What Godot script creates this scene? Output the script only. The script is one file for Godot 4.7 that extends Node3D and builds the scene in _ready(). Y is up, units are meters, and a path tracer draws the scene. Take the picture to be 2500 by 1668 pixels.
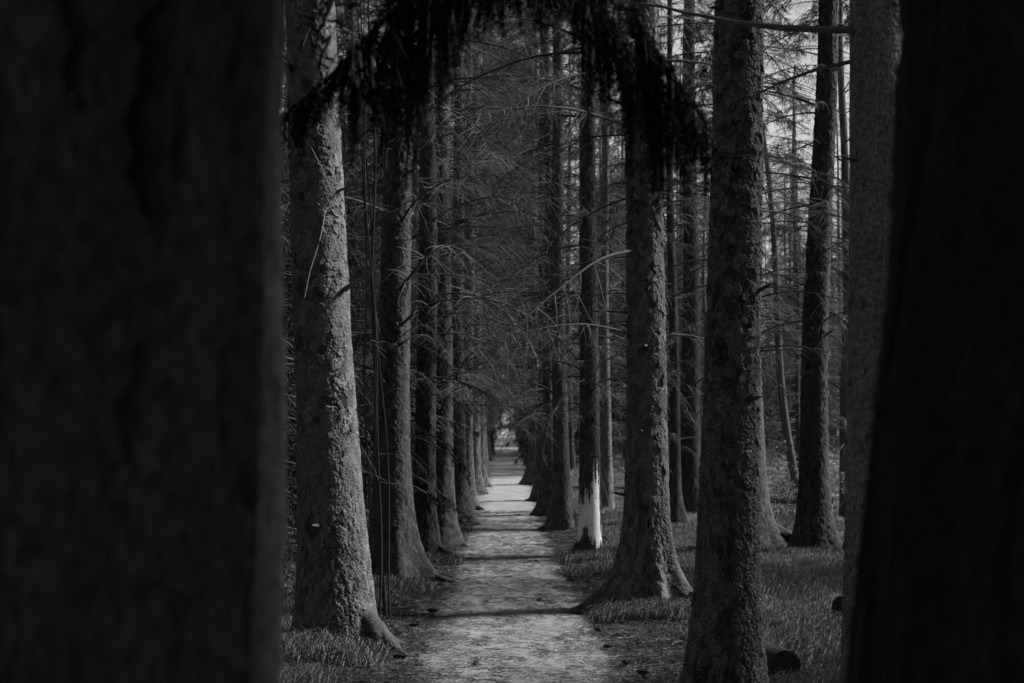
extends Node3D

# World: the viewer stands at the origin (eye 1.6 m) and looks along -Z down the avenue.
# In this file "d" is the distance ahead in metres (z = -d), x is to the right, y is up.

var rng := RandomNumberGenerator.new()
var cell := FastNoiseLite.new()
var edge := FastNoiseLite.new()
var soft := FastNoiseLite.new()
var fine := FastNoiseLite.new()
var mats := {}
var dead_meshes: Array = []
var fine_meshes: Array = []
var spray_meshes: Array = []
var plate_meshes: Array = []
var far_twigs: Array = []
var crowns := {}
var stub_mesh: ArrayMesh


# ---------------------------------------------------------------- mesh buffer
class Buf:
	var v := PackedVector3Array()
	var n := PackedVector3Array()
	var c := PackedColorArray()
	var i := PackedInt32Array()

	func tube(p: PackedVector3Array, r: PackedFloat32Array, sides: int, col: Color) -> void:
		var first := v.size()
		var count := p.size()
		var side := Vector3.ZERO
		for k in count:
			var t: Vector3 = (p[mini(k + 1, count - 1)] - p[maxi(k - 1, 0)]).normalized()
			if side == Vector3.ZERO:
				side = t.cross(Vector3.UP if absf(t.y) < 0.9 else Vector3.RIGHT).normalized()
			else:
				side = (side - t * side.dot(t)).normalized()
			var other := t.cross(side)
			for s in sides:
				var a := TAU * s / sides
				var o := side * cos(a) + other * sin(a)
				v.append(p[k] + o * r[k])
				n.append(o)
				c.append(col)
		for k in count - 1:
			for s in sides:
				var s2 := (s + 1) % sides
				var a := first + k * sides + s
				var b := first + k * sides + s2
				var e := a + sides
				var f := b + sides
				i.append_array(PackedInt32Array([a, e, b, b, e, f]))

	func tri(a: Vector3, b: Vector3, d: Vector3, nn: Vector3, col: Color) -> void:
		var f := v.size()
		v.append_array(PackedVector3Array([a, b, d]))
		n.append_array(PackedVector3Array([nn, nn, nn]))
		c.append_array(PackedColorArray([col, col, col]))
		i.append_array(PackedInt32Array([f, f + 1, f + 2]))

	# a slender four-sided sliver: needle, twiglet, blade of grass
	func spike(a: Vector3, b: Vector3, w: float, col: Color) -> void:
		var t := (b - a).normalized()
		var s := t.cross(Vector3.UP if absf(t.y) < 0.9 else Vector3.RIGHT).normalized()
		var u := t.cross(s)
		tri(a - s * w, a + s * w, b, u, col)
		tri(a - u * w, a + u * w, b, s, col)

	func mesh() -> ArrayMesh:
		var m := ArrayMesh.new()
		var arrays := []
		arrays.resize(Mesh.ARRAY_MAX)
		arrays[Mesh.ARRAY_VERTEX] = v
		arrays[Mesh.ARRAY_NORMAL] = n
		arrays[Mesh.ARRAY_COLOR] = c
		arrays[Mesh.ARRAY_INDEX] = i
		m.add_surface_from_arrays(Mesh.PRIMITIVE_TRIANGLES, arrays)
		return m


func grey(g: float) -> Color:
	return Color(g, g, g)


func rf(a: float, b: float) -> float:
	return rng.randf_range(a, b)


# ---------------------------------------------------------------- naming
func tag(o: Node3D, label: String, category: String, group := "", kind := "") -> void:
	if label != "":
		o.set_meta("label", label)
	if category != "":
		o.set_meta("category", category)
	if group != "":
		o.set_meta("group", group)
	if kind != "":
		o.set_meta("kind", kind)


func thing(called: String, at: Vector3, label: String, category: String, group := "") -> Node3D:
	var o := Node3D.new()
	o.name = called
	o.position = at
	add_child(o, true)
	tag(o, label, category, group)
	return o


func part(called: String, m: Mesh, mat: Material, parent: Node) -> MeshInstance3D:
	var o := MeshInstance3D.new()
	o.name = called
	o.mesh = m
	o.material_override = mat
	parent.add_child(o, true)
	return o


func many(called: String, m: Mesh, mat: Material, places: Array, tints: Array, parent: Node) -> MultiMeshInstance3D:
	var mm := MultiMesh.new()
	mm.transform_format = MultiMesh.TRANSFORM_3D
	mm.use_colors = tints.size() > 0
	mm.mesh = m
	mm.instance_count = places.size()
	for k in places.size():
		mm.set_instance_transform(k, places[k])
		if tints.size() > 0:
			mm.set_instance_color(k, tints[k])
	var o := MultiMeshInstance3D.new()
	o.name = called
	o.multimesh = mm
	o.material_override = mat
	o.set_meta("kind", "stuff")
	parent.add_child(o, true)
	return o


# ---------------------------------------------------------------- terrain
func profile(d: float) -> float:
	var pts := [[-60.0, 0.0], [13.0, 0.0], [25.0, -0.17], [36.0, -0.05], [60.0, 0.42], [100.0, 1.28], [125.0, 1.30], [300.0, 1.8]]
	for k in pts.size() - 1:
		if d < pts[k + 1][0]:
			return lerpf(pts[k][1], pts[k + 1][1], smoothstep(0.0, 1.0, clampf((d - pts[k][0]) / (pts[k + 1][0] - pts[k][0]), 0.0, 1.0)))
	return 1.8


func path_half(d: float) -> float:
	return 0.70 + 0.06 * soft.get_noise_2d(d * 9.0, 70.0) + 0.03 * fine.get_noise_2d(d * 3.0, 9.0)


func path_mid(d: float) -> float:
	return 0.09 * clampf(1.0 - (d - 8.0) / 14.0, 0.0, 1.0) + 0.05 * soft.get_noise_2d(d * 4.0, 33.0)


func ground(x: float, d: float) -> float:
	var off := absf(x - 0.04)
	var h := profile(d)
	h += 0.07 * smoothstep(0.5, 1.3, off)
	h += 0.035 * soft.get_noise_2d(x * 12.0, d * 12.0) * smoothstep(0.5, 1.4, off)
	h += 0.14 * soft.get_noise_2d(x * 3.0, d * 3.0) * smoothstep(2.0, 6.0, off)
	h += 0.008 * fine.get_noise_2d(x * 2.0, d * 2.0)
	return h


func on_ground(x: float, d: float, up := 0.0) -> Vector3:
	return Vector3(x, ground(x, d) + up, -d)


func grid_mesh(xs: PackedFloat32Array, ds: PackedFloat32Array, height: Callable, tone: Callable) -> ArrayMesh:
	var b := Buf.new()
	var w := xs.size()
	for d in ds:
		for x in xs:
			var h: float = height.call(x, d)
			b.v.append(Vector3(x, h, -d))
			b.c.append(tone.call(x, d))
	b.n.resize(b.v.size())
	for j in ds.size():
		for k in w:
			var px: Vector3 = b.v[j * w + mini(k + 1, w - 1)] - b.v[j * w + maxi(k - 1, 0)]
			var pd: Vector3 = b.v[mini(j + 1, ds.size() - 1) * w + k] - b.v[maxi(j - 1, 0) * w + k]
			b.n[j * w + k] = px.cross(pd).normalized()
			if j < ds.size() - 1 and k < w - 1:
				var a := j * w + k
				b.i.append_array(PackedInt32Array([a, a + w, a + 1, a + 1, a + w, a + w + 1]))
	return b.mesh()


func steps(marks: Array) -> PackedFloat32Array:
	# [[from, to, step], ...]
	var out := PackedFloat32Array()
	for m in marks:
		var n := int(round((m[1] - m[0]) / m[2]))
		for k in n:
			out.append(lerpf(m[0], m[1], float(k) / n))
	out.append(marks[-1][1])
	return out


# ---------------------------------------------------------------- bark and trunks
func radius_at(t: Dictionary, y: float) -> float:
	var yy := maxf(y, -0.2)
	var r: float = t.r * (1.0 - 0.78 * pow(clampf(yy / t.h, 0.0, 1.0), 0.9)) / (1.0 - 0.78 * pow(2.0 / t.h, 0.9))
	r += t.flare * exp(-maxf(yy, 0.0) / t.get("flare_h", 0.45))
	return maxf(r, 0.004)


func spine(t: Dictionary, y: float) -> Vector3:
	var s: float = t.get("wob", 0.02)
	var ph: float = t.get("seed", 0) * 1.7
	return Vector3(t.lx * y + s * (sin(y * 0.9 + ph) - sin(ph)), y, t.get("lz", 0.0) * y + s * (cos(y * 0.7 + ph) - cos(ph)))


func lobes(t: Dictionary, a: float, y: float) -> float:
	var out := 0.0
	for l in t.get("lobes", []):
		var da: float = wrapf(a - l[0], -PI, PI) / l[2]
		out += l[1] * exp(-da * da) * exp(-maxf(y, 0.0) / l[3])
	return out


# angle a: 0 = +x (right), PI/2 = towards the viewer (+z)
func skin(t: Dictionary, a: float, y: float) -> Array:
	var r := radius_at(t, y) + lobes(t, a, y)
	var s: float = t.get("seed", 0) * 13.7
	var base_r: float = t.r
	var q := Vector3(cos(a) * base_r, y, sin(a) * base_r)
	var rel: float = t.get("rel", 1.0)
	var low := 1.0 - smoothstep(0.7, 1.7, y + 0.25 * soft.get_noise_3d(q.x * 60.0, y * 20.0 + s, q.z * 60.0))
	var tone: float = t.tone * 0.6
	var h := 0.0
	match t.bark:
		"scaly":
			var f: float = 1.0 / t.get("plate", 0.045)
			var p := Vector3(q.x * f, q.y * f * 0.8 + s, q.z * f)
			var e: float = edge.get_noise_3dv(p) + 1.0
			var id: float = cell.get_noise_3dv(p)
			var patch: float = smoothstep(-0.15, 0.25, soft.get_noise_3d(q.x * 45.0 + s, y * 25.0, q.z * 45.0))
			var amount := lerpf(t.get("calm", 0.35), 1.0, patch)
			h += rel * amount * (0.009 * smoothstep(0.01, 0.09, e) + 0.006 * id - 0.007)
			var tone_up := tone * (1.0 + 0.55 * amount * id + 0.45 * soft.get_noise_3d(q.x * 90.0, y * 60.0 + s, q.z * 90.0))
			var p2 := Vector3(q.x * 52.0, q.y * 13.0 + s, q.z * 52.0)
			var e2: float = edge.get_noise_3dv(p2) + 1.0
			var id2: float = cell.get_noise_3dv(p2)
			var h2 := rel * (0.0075 * smoothstep(0.0, 0.13, e2) + 0.003 * id2 - 0.004)
			h = lerpf(h, h2, low)
			tone = lerpf(tone_up, tone * (0.95 + 0.5 * id2 + 0.35 * soft.get_noise_3d(q.x * 70.0, y * 40.0 + s, q.z * 70.0)), low)
		"smooth":
			h += rel * 0.004 * fine.get_noise_3d(q.x * 20.0, y * 90.0 + s, q.z * 20.0)
			var band := smoothstep(0.45, 0.6, soft.get_noise_3d(q.x * 12.0, y * 110.0 + s, q.z * 12.0))
			h -= rel * 0.004 * band
			tone *= 1.0 + 0.5 * fine.get_noise_3d(q.x * 14.0, y * 120.0 + s, q.z * 14.0) + 0.3 * soft.get_noise_3d(q.x * 60.0, y * 30.0, q.z * 60.0)
			var p3 := Vector3(q.x * 40.0, q.y * 18.0 + s, q.z * 40.0)
			h = lerpf(h, rel * (0.009 * smoothstep(0.0, 0.3, edge.get_noise_3dv(p3) + 1.0) - 0.004), low)
		"cracked":
			var line: float = soft.get_noise_3d(q.x * 34.0 + s, y * 6.5, q.z * 34.0)
			var gate: float = smoothstep(-0.22, 0.1, soft.get_noise_3d(q.x * 14.0, y * 7.0 + s, q.z * 14.0))
			if not t.has("cracks"):
				h -= 0.032 * gate * (1.0 - smoothstep(0.0, 0.085, absf(line)))
			for k in t.get("cracks", []):
				var u: float = ((y - k[1]) / (k[3] - k[1]) - 0.5) / 1.35 + 0.5
				if u > -0.15 and u < 1.15:
					var off: float = wrapf(a - lerpf(k[0], k[2], u), -PI, PI) * base_r + 0.022 * soft.get_noise_2d(y * 90.0, k[0] * 90.0)
					var wide: float = k[4] * (1.0 - pow(absf(u * 2.0 - 1.0), 3.0)) + 0.0005
					h -= k[5] * 1.9 * exp(-pow(off / (0.75 * wide), 2.0)) * smoothstep(-0.15, 0.1, u) * smoothstep(1.15, 0.9, u)
			h += 0.030 * soft.get_noise_3d(q.x * 80.0, y * 7.0 + s, q.z * 80.0) + 0.004 * fine.get_noise_3d(q.x * 40.0, y * 24.0, q.z * 40.0)
			tone *= 1.0 + 0.5 * soft.get_noise_3d(q.x * 60.0 + 9.0, y * 12.0, q.z * 60.0) + 0.2 * fine.get_noise_3d(q.x * 30.0, y * 14.0, q.z * 30.0)
		"furrow":
			var p4 := Vector3(q.x * 17.0, q.y * 2.6 + s, q.z * 17.0)
			var e4: float = edge.get_noise_3dv(p4) + 1.0
			h += rel * (0.022 * smoothstep(0.0, 0.35, e4) + 0.016 * soft.get_noise_3d(q.x * 110.0, y * 30.0 + s, q.z * 110.0) - 0.012)
			h += rel * 0.004 * fine.get_noise_3d(q.x * 90.0, y * 40.0, q.z * 90.0)
			tone *= 1.0 + 0.25 * cell.get_noise_3dv(p4)
	h += rel * 0.005 * fine.get_noise_3d(q.x * 70.0, y * 45.0 + s, q.z * 70.0)
	h += 0.03 * r * soft.get_noise_3d(q.x * 16.0, y * 14.0 + s, q.z * 16.0)
	return [r + h, clampf(tone, 0.005, 0.8)]


# hole: an optional Callable(a, y) -> bool; faces inside it are left out (bark that has fallen off)
func trunk_mesh(t: Dictionary, hole = null) -> ArrayMesh:
	var sides: int = t.get("sides", 20)
	var ys := PackedFloat32Array([-0.25])
	var y := -0.08
	var step: float = t.get("step", 0.12)
	var top: float = t.get("fine_top", 5.0)
	while y < t.h:
		ys.append(y)
		y += step if y < top else maxf(step, 0.35)
	ys.append(t.h)
	var b := Buf.new()
	for yy in ys:
		var c := spine(t, yy)
		for s in sides:
			var a := TAU * s / sides
			var k := skin(t, a, yy)
			b.v.append(c + Vector3(cos(a), 0, sin(a)) * k[0])
			b.c.append(grey(k[1]))
	b.n.resize(b.v.size())
	for j in ys.size():
		for s in sides:
			var s2 := (s + 1) % sides
			var s0 := (s + sides - 1) % sides
			var across: Vector3 = b.v[j * sides + s2] - b.v[j * sides + s0]
			var up: Vector3 = b.v[mini(j + 1, ys.size() - 1) * sides + s] - b.v[maxi(j - 1, 0) * sides + s]
			b.n[j * sides + s] = up.cross(across).normalized()
			if j < ys.size() - 1:
				if hole != null and hole.call(TAU * (s + 0.5) / sides, ys[j]):
					continue
				var p := j * sides + s
				var q := j * sides + s2
				b.i.append_array(PackedInt32Array([p, q, p + sides, q, q + sides, p + sides]))
	return b.mesh()


func root_mesh(len: float, r: float, tone: float, bend: float) -> ArrayMesh:
	# runs along +X from inside the trunk down into the soil
	var b := Buf.new()
	var sides := 14
	var n := 26
	for k in n:
		var u := float(k) / (n - 1)
		var c := Vector3(u * len, r * 3.0 * pow(1.0 - u, 2.3) - 0.02 - 0.05 * u * u, bend * u * u * len)
		var rr := r * pow(1.0 - u, 0.75) + 0.012
		for s in sides:
			var a := TAU * s / sides
			var q := Vector3(u * len * 12.0, cos(a) * 3.0, sin(a) * 3.0)
			var w := rr * (1.0 + 0.3 * soft.get_noise_3d(q.x * 6.0, q.y * 9.0, q.z * 9.0) + 0.22 * fine.get_noise_3d(q.x * 3.0, q.y * 12.0, q.z * 12.0))
			b.v.append(c + Vector3(0, cos(a) * w * 1.1, sin(a) * w * 0.85))
			b.c.append(grey(tone * (1.0 + 0.3 * fine.get_noise_3d(q.x * 2.0, q.y * 14.0, q.z * 14.0))))
	b.n.resize(b.v.size())
	for k in n:
		for s in sides:
			var s2 := (s + 1) % sides
			var across: Vector3 = b.v[k * sides + s2] - b.v[k * sides + (s + sides - 1) % sides]
			var along: Vector3 = b.v[mini(k + 1, n - 1) * sides + s] - b.v[maxi(k - 1, 0) * sides + s]
			b.n[k * sides + s] = across.cross(along).normalized()
			if k < n - 1:
				var p := k * sides + s
				var q2 := k * sides + s2
				b.i.append_array(PackedInt32Array([p, p + sides, q2, q2, p + sides, q2 + sides]))
	for k in b.n.size():
		var u := k / sides
		var mid := Vector3(float(u) / (n - 1) * len, 0, 0)
		if b.n[k].dot(b.v[k] - mid) < 0 and b.n[k].y < -0.2:
			pass
	return b.mesh()


# ---------------------------------------------------------------- branches, twigs, foliage
func curve(from: Vector3, dir: Vector3, len: float, droop: float, n: int, wander: float) -> PackedVector3Array:
	var out := PackedVector3Array([from])
	var p := from
	var g := dir.normalized()
	for k in n:
		g = (g + Vector3(rf(-1, 1), rf(-1, 1), rf(-1, 1)) * wander + Vector3(0, -droop / n, 0)).normalized()
		p += g * len / n
		out.append(p)
	return out


func taper(n: int, r0: float, r1: float) -> PackedFloat32Array:
	var out := PackedFloat32Array()
	for k in n:
		out.append(lerpf(r0, r1, float(k) / (n - 1)))
	return out


func dead_branch(len: float, r: float, twigs: int, lift: float, droop: float) -> ArrayMesh:
	var b := Buf.new()
	var tone := rf(0.055, 0.095)
	var main := curve(Vector3.ZERO, Vector3(1, lift, 0), len, droop, 12, 0.055)
	b.tube(main, taper(13, r, 0.0016), 5, grey(tone * 0.6))
	for k in twigs:
		var u := pow(rf(0.04, 1.0), 0.8)
		var at := u * 12.0
		var i0 := mini(int(at), 11)
		var p := main[i0].lerp(main[i0 + 1], at - i0)
		var along := (main[i0 + 1] - main[i0]).normalized()
		var side := along.cross(Vector3.UP).normalized() * (1.0 if k % 2 == 0 else -1.0)
		var dir := along * rf(0.2, 1.0) + side * rf(0.35, 1.0) + Vector3.UP * rf(-0.7, 0.35)
		var tl := len * rf(0.08, 0.36) * (1.15 - 0.75 * u)
		var tp := curve(p, dir, tl, rf(0.1, 0.9), 4, 0.13)
		var tt := tone * rf(0.8, 1.5)
		b.tube(tp, taper(5, minf(r * 0.40, 0.0042), 0.0011), 3, grey(tt))
		for q in rng.randi_range(2, 5):
			var s: Vector3 = tp[rng.randi_range(1, 4)]
			var e := s + Vector3(rf(-1, 1), rf(-1.2, 0.5), rf(-1, 1)).normalized() * rf(0.04, 0.16)
			b.spike(s, e, 0.0014, grey(tt))
	return b.mesh()


# a live bough with side twigs clothed in needles; unit length about 1.2 m, along +X
func spray(twigs: int, droop: float, needle: float, width: float, lean: float, per: int) -> ArrayMesh:
	var b := Buf.new()
	var main := curve(Vector3.ZERO, Vector3(1, lean, 0), 1.2, droop, 8, 0.04)
	b.tube(main, taper(9, 0.011, 0.002), 4, grey(0.10))
	for k in twigs:
		var u := rf(0.12, 1.0)
		var at := u * 8.0
		var i0 := mini(int(at), 7)
		var p := main[i0].lerp(main[i0 + 1], at - i0)
		var along := (main[i0 + 1] - main[i0]).normalized()
		var side := along.cross(Vector3.UP).normalized() * (1.0 if k % 2 == 0 else -1.0)
		var dir := along * rf(0.4, 0.9) + side * rf(0.3, 1.0) + Vector3.DOWN * rf(0.0, 0.9)
		var tl := rf(0.14, 0.42) * (1.2 - 0.7 * u)
		var tp := curve(p, dir, tl, 0.7, 3, 0.08)
		b.tube(tp, taper(4, 0.003, 0.0012), 3, grey(0.09))
		var shade := rf(0.05, 0.11)
		for q in per:
			var w := rf(0.05, 1.0) * 3.0
			var j := mini(int(w), 2)
			var s := tp[j].lerp(tp[j + 1], w - j)
			var f := (tp[j + 1] - tp[j]).normalized()
			var e := s + (f * rf(0.4, 1.1) + Vector3(rf(-1, 1), rf(-1, 1), rf(-1, 1)) * 0.8).normalized() * needle * rf(0.6, 1.2)
			var nn := (e - s).cross(Vector3(rf(-1, 1), rf(-1, 1), rf(-1, 1))).normalized()
			var sd := (e - s).cross(nn).normalized() * width
			b.tri(s - sd, s + sd, e, nn, grey(shade * rf(0.8, 1.25)))
	return b.mesh()


func bark_plate() -> ArrayMesh:
	# a thin curled scale about 1 unit across, in the XY plane, outward = +Z, its lower rim lifted off the trunk
	var b := Buf.new()
	var n := 9
	var rim := PackedVector3Array()
	for k in n:
		var a := TAU * k / n + rf(-0.15, 0.15)
		var r := rf(0.26, 0.60)
		var x := cos(a) * r * 0.85
		var y := sin(a) * r
		rim.append(Vector3(x, y, 0.10 + 0.20 * clampf(0.15 - y, 0.0, 1.0) + 0.12 * (x * x)))
	var mid := Vector3(0, 0, 0.15)
	for k in n:
		var p := rim[k]
		var q := rim[(k + 1) % n]
		var nn := (q - mid).cross(p - mid).normalized()
		b.tri(mid, q, p, -nn if nn.z < 0 else nn, grey(1.0))
		var d := Vector3(0, 0, -0.09)
		b.tri(p, q, q + d, (p + q).normalized(), grey(1.0))
		b.tri(p, q + d, p + d, (p + q).normalized(), grey(1.0))
		b.tri(mid + d, p + d, q + d, Vector3(0, 0, -1), grey(1.0))
	return b.mesh()


func make_library() -> void:
	for k in 10:
		dead_meshes.append(dead_branch(rf(1.5, 2.3), rf(0.012, 0.019), 38, rf(0.0, 0.6), rf(0.6, 1.2)))
	for k in 6:
		fine_meshes.append(dead_branch(rf(0.8, 1.4), rf(0.006, 0.009), 26, rf(-0.2, 0.4), rf(0.4, 1.2)))
	for k in 4:
		spray_meshes.append(spray(34, rf(0.5, 0.9), 0.06, 0.0045, rf(0.0, 0.35), 16))
	for k in 6:
		plate_meshes.append(bark_plate())
	var s := Buf.new()
	s.tube(curve(Vector3(-0.02, 0, 0), Vector3(1, 0.25, 0), 0.12, 0.0, 3, 0.08), PackedFloat32Array([0.016, 0.012, 0.009, 0.002]), 6, grey(0.04))
	stub_mesh = s.mesh()


# a crown as a list of places for sprays round the stem of a tree h metres high
func crown_places(h: float, base: float, reach: float, per: int, gap: float) -> Array:
	var out := []
	var y := base
	while y < h - 0.4:
		var u := (y - base) / (h - base)
		var rad := reach * pow(1.0 - u, 0.8) * (0.55 + 0.45 * smoothstep(0.0, 0.15, u)) + 0.15
		for k in per:
			var a := rf(0, TAU)
			var from := rf(0.05, 0.4) * rad
			var n := maxi(1, int(ceil((rad - from) / 1.5)))
			for q in n:
				var s := clampf((rad - from) / n / 1.1, 0.4, 1.5) * rf(0.85, 1.2)
				var bs := Basis(Vector3.UP, -a) * Basis(Vector3(0, 0, 1), rf(-0.25, 0.2)) * Basis(Vector3(1, 0, 0), rf(-0.5, 0.5))
				var r := from + (rad - from) * q / n
				out.append(Transform3D(bs.scaled(Vector3(s, s, s)), Vector3(cos(a) * r, y + rf(-0.2, 0.2), sin(a) * r)))
		y += gap * rf(0.8, 1.2)
	return out


# many dead branches round a stem, for trees too far for each branch to be told apart
func twig_places(t: Dictionary, y0: float, y1: float, n: int, lo: float, hi: float, towards: float, share: float) -> Array:
	var out := []
	for k in n:
		var y := rf(y0, y1)
		var a := rf(0, TAU)
		if rng.randf() < share:
			a = towards + rf(-0.9, 0.9)
		var s := rf(lo, hi)
		var bs := Basis(Vector3.UP, -a) * Basis(Vector3(0, 0, 1), rf(-0.25, 0.25)) * Basis(Vector3(1, 0, 0), rf(-0.6, 0.6))
		var c := spine(t, y)
		out.append(Transform3D(bs.scaled(Vector3(s, s, s)), c + Vector3(cos(a), 0, sin(a)) * radius_at(t, y) * 0.8))
	return out


# ---------------------------------------------------------------- a tree
# t: x, d, r (radius at 2 m), h, flare, lx/lz lean, bark, tone, lobes, roots, branches ...
func tree(t: Dictionary) -> Node3D:
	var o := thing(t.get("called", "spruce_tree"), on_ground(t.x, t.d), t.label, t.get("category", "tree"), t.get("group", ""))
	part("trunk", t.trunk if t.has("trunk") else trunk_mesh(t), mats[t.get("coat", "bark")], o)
	for r in t.get("roots", []):
		# [angle, length, radius, bend]
		var rt := part("root", root_mesh(r[1], r[2], t.tone * 0.36, r[3]), mats.bark, o)
		rt.rotation.y = -r[0]
		rt.position = Vector3(cos(r[0]), 0, sin(r[0])) * radius_at(t, 0.3) * 0.55
	for p in t.get("plates", []):
		plates(t, o, p)
	# branches told apart: [y0, y1, count, least, most, towards, share]
	for g in t.get("branches", []):
		for k in g[2]:
			var pl: Transform3D = twig_places(t, g[0], g[1], 1, g[3], g[4], g[5], g[6])[0]
			var lib: Array = fine_meshes if rng.randf() < 0.3 else dead_meshes
			var br := part("dead_branch", lib[rng.randi() % lib.size()], mats.twig, o)
			br.transform = pl
	for g in t.get("twigs", []):
		var groups := 2
		for q in groups:
			var lib2: Array = fine_meshes if q == 1 and g[2] > 20 else dead_meshes
			many("dead_branches", lib2[rng.randi() % lib2.size()], mats.twig, twig_places(t, g[0], g[1], int(g[2] / groups), g[3], g[4], g[5], g[6]), [], o)
	for k in t.get("stubs", 0):
		var y := rf(0.8, t.get("fine_top", 5.0))
		var a := rf(0, TAU)
		var st := part("branch_stub", stub_mesh, mats.twig, o)
		st.position = spine(t, y) + Vector3(cos(a), 0, sin(a)) * radius_at(t, y)
		st.rotation = Vector3(0, -a, rf(-0.3, 0.4))
		st.scale = Vector3.ONE * rf(0.5, 1.3)
	if t.has("crown"):
		crown(t, o, t.crown)
	return o


# c: [base, reach, per whorl, gap]
func crown(t: Dictionary, o: Node3D, c: Array) -> void:
	var key := "%s/%s" % [c, t.h]
	if not crowns.has(key):
		var all := crown_places(t.h, c[0], c[1], c[2], c[3])
		var lists := [[], []]
		for k in all.size():
			lists[k % 2].append(all[k])
		crowns[key] = []
		for q in 2:
			var mm := MultiMesh.new()
			mm.transform_format = MultiMesh.TRANSFORM_3D
			mm.mesh = spray_meshes[(crowns.size() * 2 + q) % spray_meshes.size()]
			mm.instance_count = lists[q].size()
			for k in lists[q].size():
				mm.set_instance_transform(k, lists[q][k])
			crowns[key].append(mm)
	var turn := rf(0, TAU)
	for mm in crowns[key]:
		var m := MultiMeshInstance3D.new()
		m.name = "crown"
		m.multimesh = mm
		m.material_override = mats.needle
		m.set_meta("kind", "stuff")
		m.rotation.y = turn
		m.position = Vector3(t.lx * t.h * 0.6, 0, t.get("lz", 0.0) * t.h * 0.6)
		o.add_child(m, true)


# p: [y0, y1, count, from angle, to angle, size]
func plates(t: Dictionary, o: Node3D, p: Array) -> void:
	for k in p[2]:
		var y := rf(p[0], p[1])
		var a := rf(p[3], p[4])
		var sk := skin(t, a, y)
		var out := Vector3(cos(a), 0.05, sin(a)).normalized()
		var right := Vector3.UP.cross(out).normalized()
		var bs := Basis(right, out.cross(right), out) * Basis(Vector3(0, 0, 1), rf(-0.6, 0.6)) * Basis(Vector3(1, 0, 0), rf(-0.12, 0.05))
		var s: float = p[5] * rf(0.55, 1.35)
		var pl := part("bark_plate", plate_meshes[rng.randi() % plate_meshes.size()], mats["plate%d" % (rng.randi() % 3)], o)
		pl.transform = Transform3D(bs.scaled_local(Vector3(s, s * rf(0.9, 1.5), s * 0.8)), spine(t, y) + Vector3(cos(a), 0, sin(a)) * (sk[0] - 0.002))


# ---------------------------------------------------------------- materials
func noise_tex(kind: int, freq: float, size: int, oct: int, seed_: int) -> NoiseTexture2D:
	var f := FastNoiseLite.new()
	f.noise_type = kind
	f.frequency = freq
	f.seed = seed_
	f.fractal_octaves = oct
	var t := NoiseTexture2D.new()
	t.noise = f
	t.width = size
	t.height = size
	t.seamless = true
	return t


func material(called: String, tone: float, rough: float) -> StandardMaterial3D:
	var m := StandardMaterial3D.new()
	m.resource_name = called
	m.albedo_color = grey(tone).linear_to_srgb()
	m.roughness = rough
	m.metallic_specular = 0.3
	mats[called] = m
	return m


func ramped(t: NoiseTexture2D, lo: float, hi: float) -> NoiseTexture2D:
	var g := Gradient.new()
	g.set_color(0, grey(lo).linear_to_srgb())
	g.set_color(1, grey(hi).linear_to_srgb())
	t.color_ramp = g
	return t


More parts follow.
